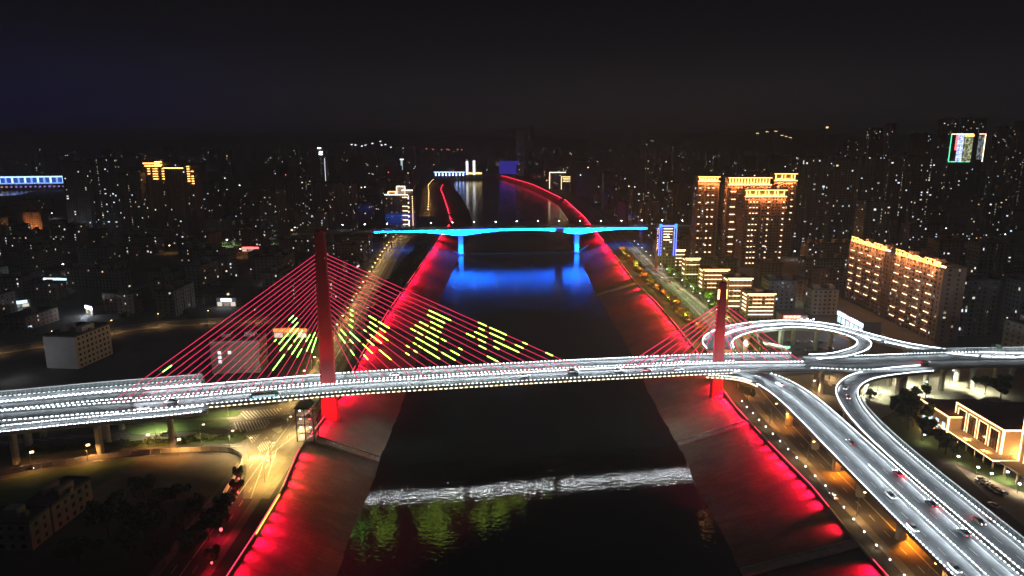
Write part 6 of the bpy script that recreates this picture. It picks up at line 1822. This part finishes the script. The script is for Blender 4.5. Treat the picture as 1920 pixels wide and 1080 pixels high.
def bus():
    p = px(496, 743, DZ+1.5); s = s_of(AX, p); q, r, d = AX.at(s); ang = math.atan2(d.y, d.x)
    t = thing('bus', 'white and teal city bus left of the left pylon', 'bus', (p.x, p.y, q.z+0.02), ang)
    def sec(x, hw, z0, z1): return [(x, -hw, z0), (x, -hw, z1-0.25), (x, -hw+0.22, z1), (x, hw-0.22, z1), (x, hw, z1-0.25), (x, hw, z0)]
    part('body', MB().loft([sec(-5.9,1.15,0.5,2.9), sec(-5.7,1.26,0.35,3.1), sec(5.5,1.26,0.35,3.1), sec(5.9,1.15,0.5,2.95)]), M['bus_paint'], t, world=False)
    part('roof_unit', MB().box(-3.5, 0.5, -0.8, 0.8, 3.09, 3.4), M['white'], t, world=False)
    for i in range(7):
        for y in (-1.275, 1.275): part('window', MB().box(-5.0+i*1.4, -3.8+i*1.4, min(y, y*0.99), max(y, y*0.99), 1.5, 2.5), M['bus_glass'], t, world=False)
    part('windscreen', MB().box(5.86, 5.93, -1.0, 1.0, 1.3, 2.6), M['glass'], t, world=False)
    for x in (-3.6, 3.7):
        for y in (-1.12, 1.12):
            w_ = part('wheel', MB().tube([(x, y-0.16, 0.48), (x, y+0.16, 0.48)], 0.48, 12), M['tyre'], t, world=False); part('rim', MB().tube([(x, y-0.17, 0.48), (x, y+0.17, 0.48)], 0.26, 8), M['steel'], w_, world=False)
    for y in (-0.9, 0.9): part('headlight', MB().box(5.9, 5.98, y-0.2, y+0.2, 0.7, 0.95), M['head_white'], t, world=False)
M['bus_paint'] = mat('bus_paint', (0.25,0.55,0.58), 0.35, 0.1, 1.0); glow('bus_glass', (0.7,0.9,1.0), 0.9, False)
bus()
# signs and gantries
def gantry(label, path, s, o0, o1, h=6.0):
    p, r, d = path.at(s); a, b = p+r*o0, p+r*o1
    t = thing('sign_gantry', label, 'sign gantry', (a.x, a.y, p.z))
    for q in (a, b): part('post', MB().tube([q, q+Vector((0,0,h))], 0.16, 6), M['dark_steel'], t)
    part('beam', MB().tube([a+Vector((0,0,h)), b+Vector((0,0,h))], 0.2, 6), M['dark_steel'], t)
    c = (a+b)/2
    part('sign_plate', MB().obox(c, r, d, 4.0, 0.12, p.z+h-1.6, p.z+h+0.8), M['sign_plate'], t)
M['sign_plate'] = mat('sign_plate', (0.02,0.12,0.05), 0.5, 0.1, 1)
gantry('dark gantry over the far lanes at the right end of the lamp row', EV, s_of(EV, px(1862,664,25)), -11.2, -0.6)
gantry('dark gantry at the end of the left noise barrier', AX, s365+2, -15.2, -9.5, 5.0)

# ------------------------------------------------------------------ night haze over the town
def haze():
    m = bpy.data.materials.new('night_haze'); m.use_nodes = True
    nt = m.node_tree; nt.nodes.clear()
    out = nt.nodes.new('ShaderNodeOutputMaterial'); v = nt.nodes.new('ShaderNodeVolumePrincipled')
    v.inputs['Color'].default_value = (0.86,0.83,0.90,1); v.inputs['Density'].default_value = 0.00026; v.inputs['Anisotropy'].default_value = 0.15
    nt.links.new(v.outputs[0], out.inputs['Volume'])
    b = MB().box(-17000, 17000, -900, 31000, -4, 212)
    o = link('haze', b.mesh('haze', m)); o['kind'] = 'stuff'; o['label'] = 'thin night haze lying over the whole town'; o['category'] = 'haze'
haze()
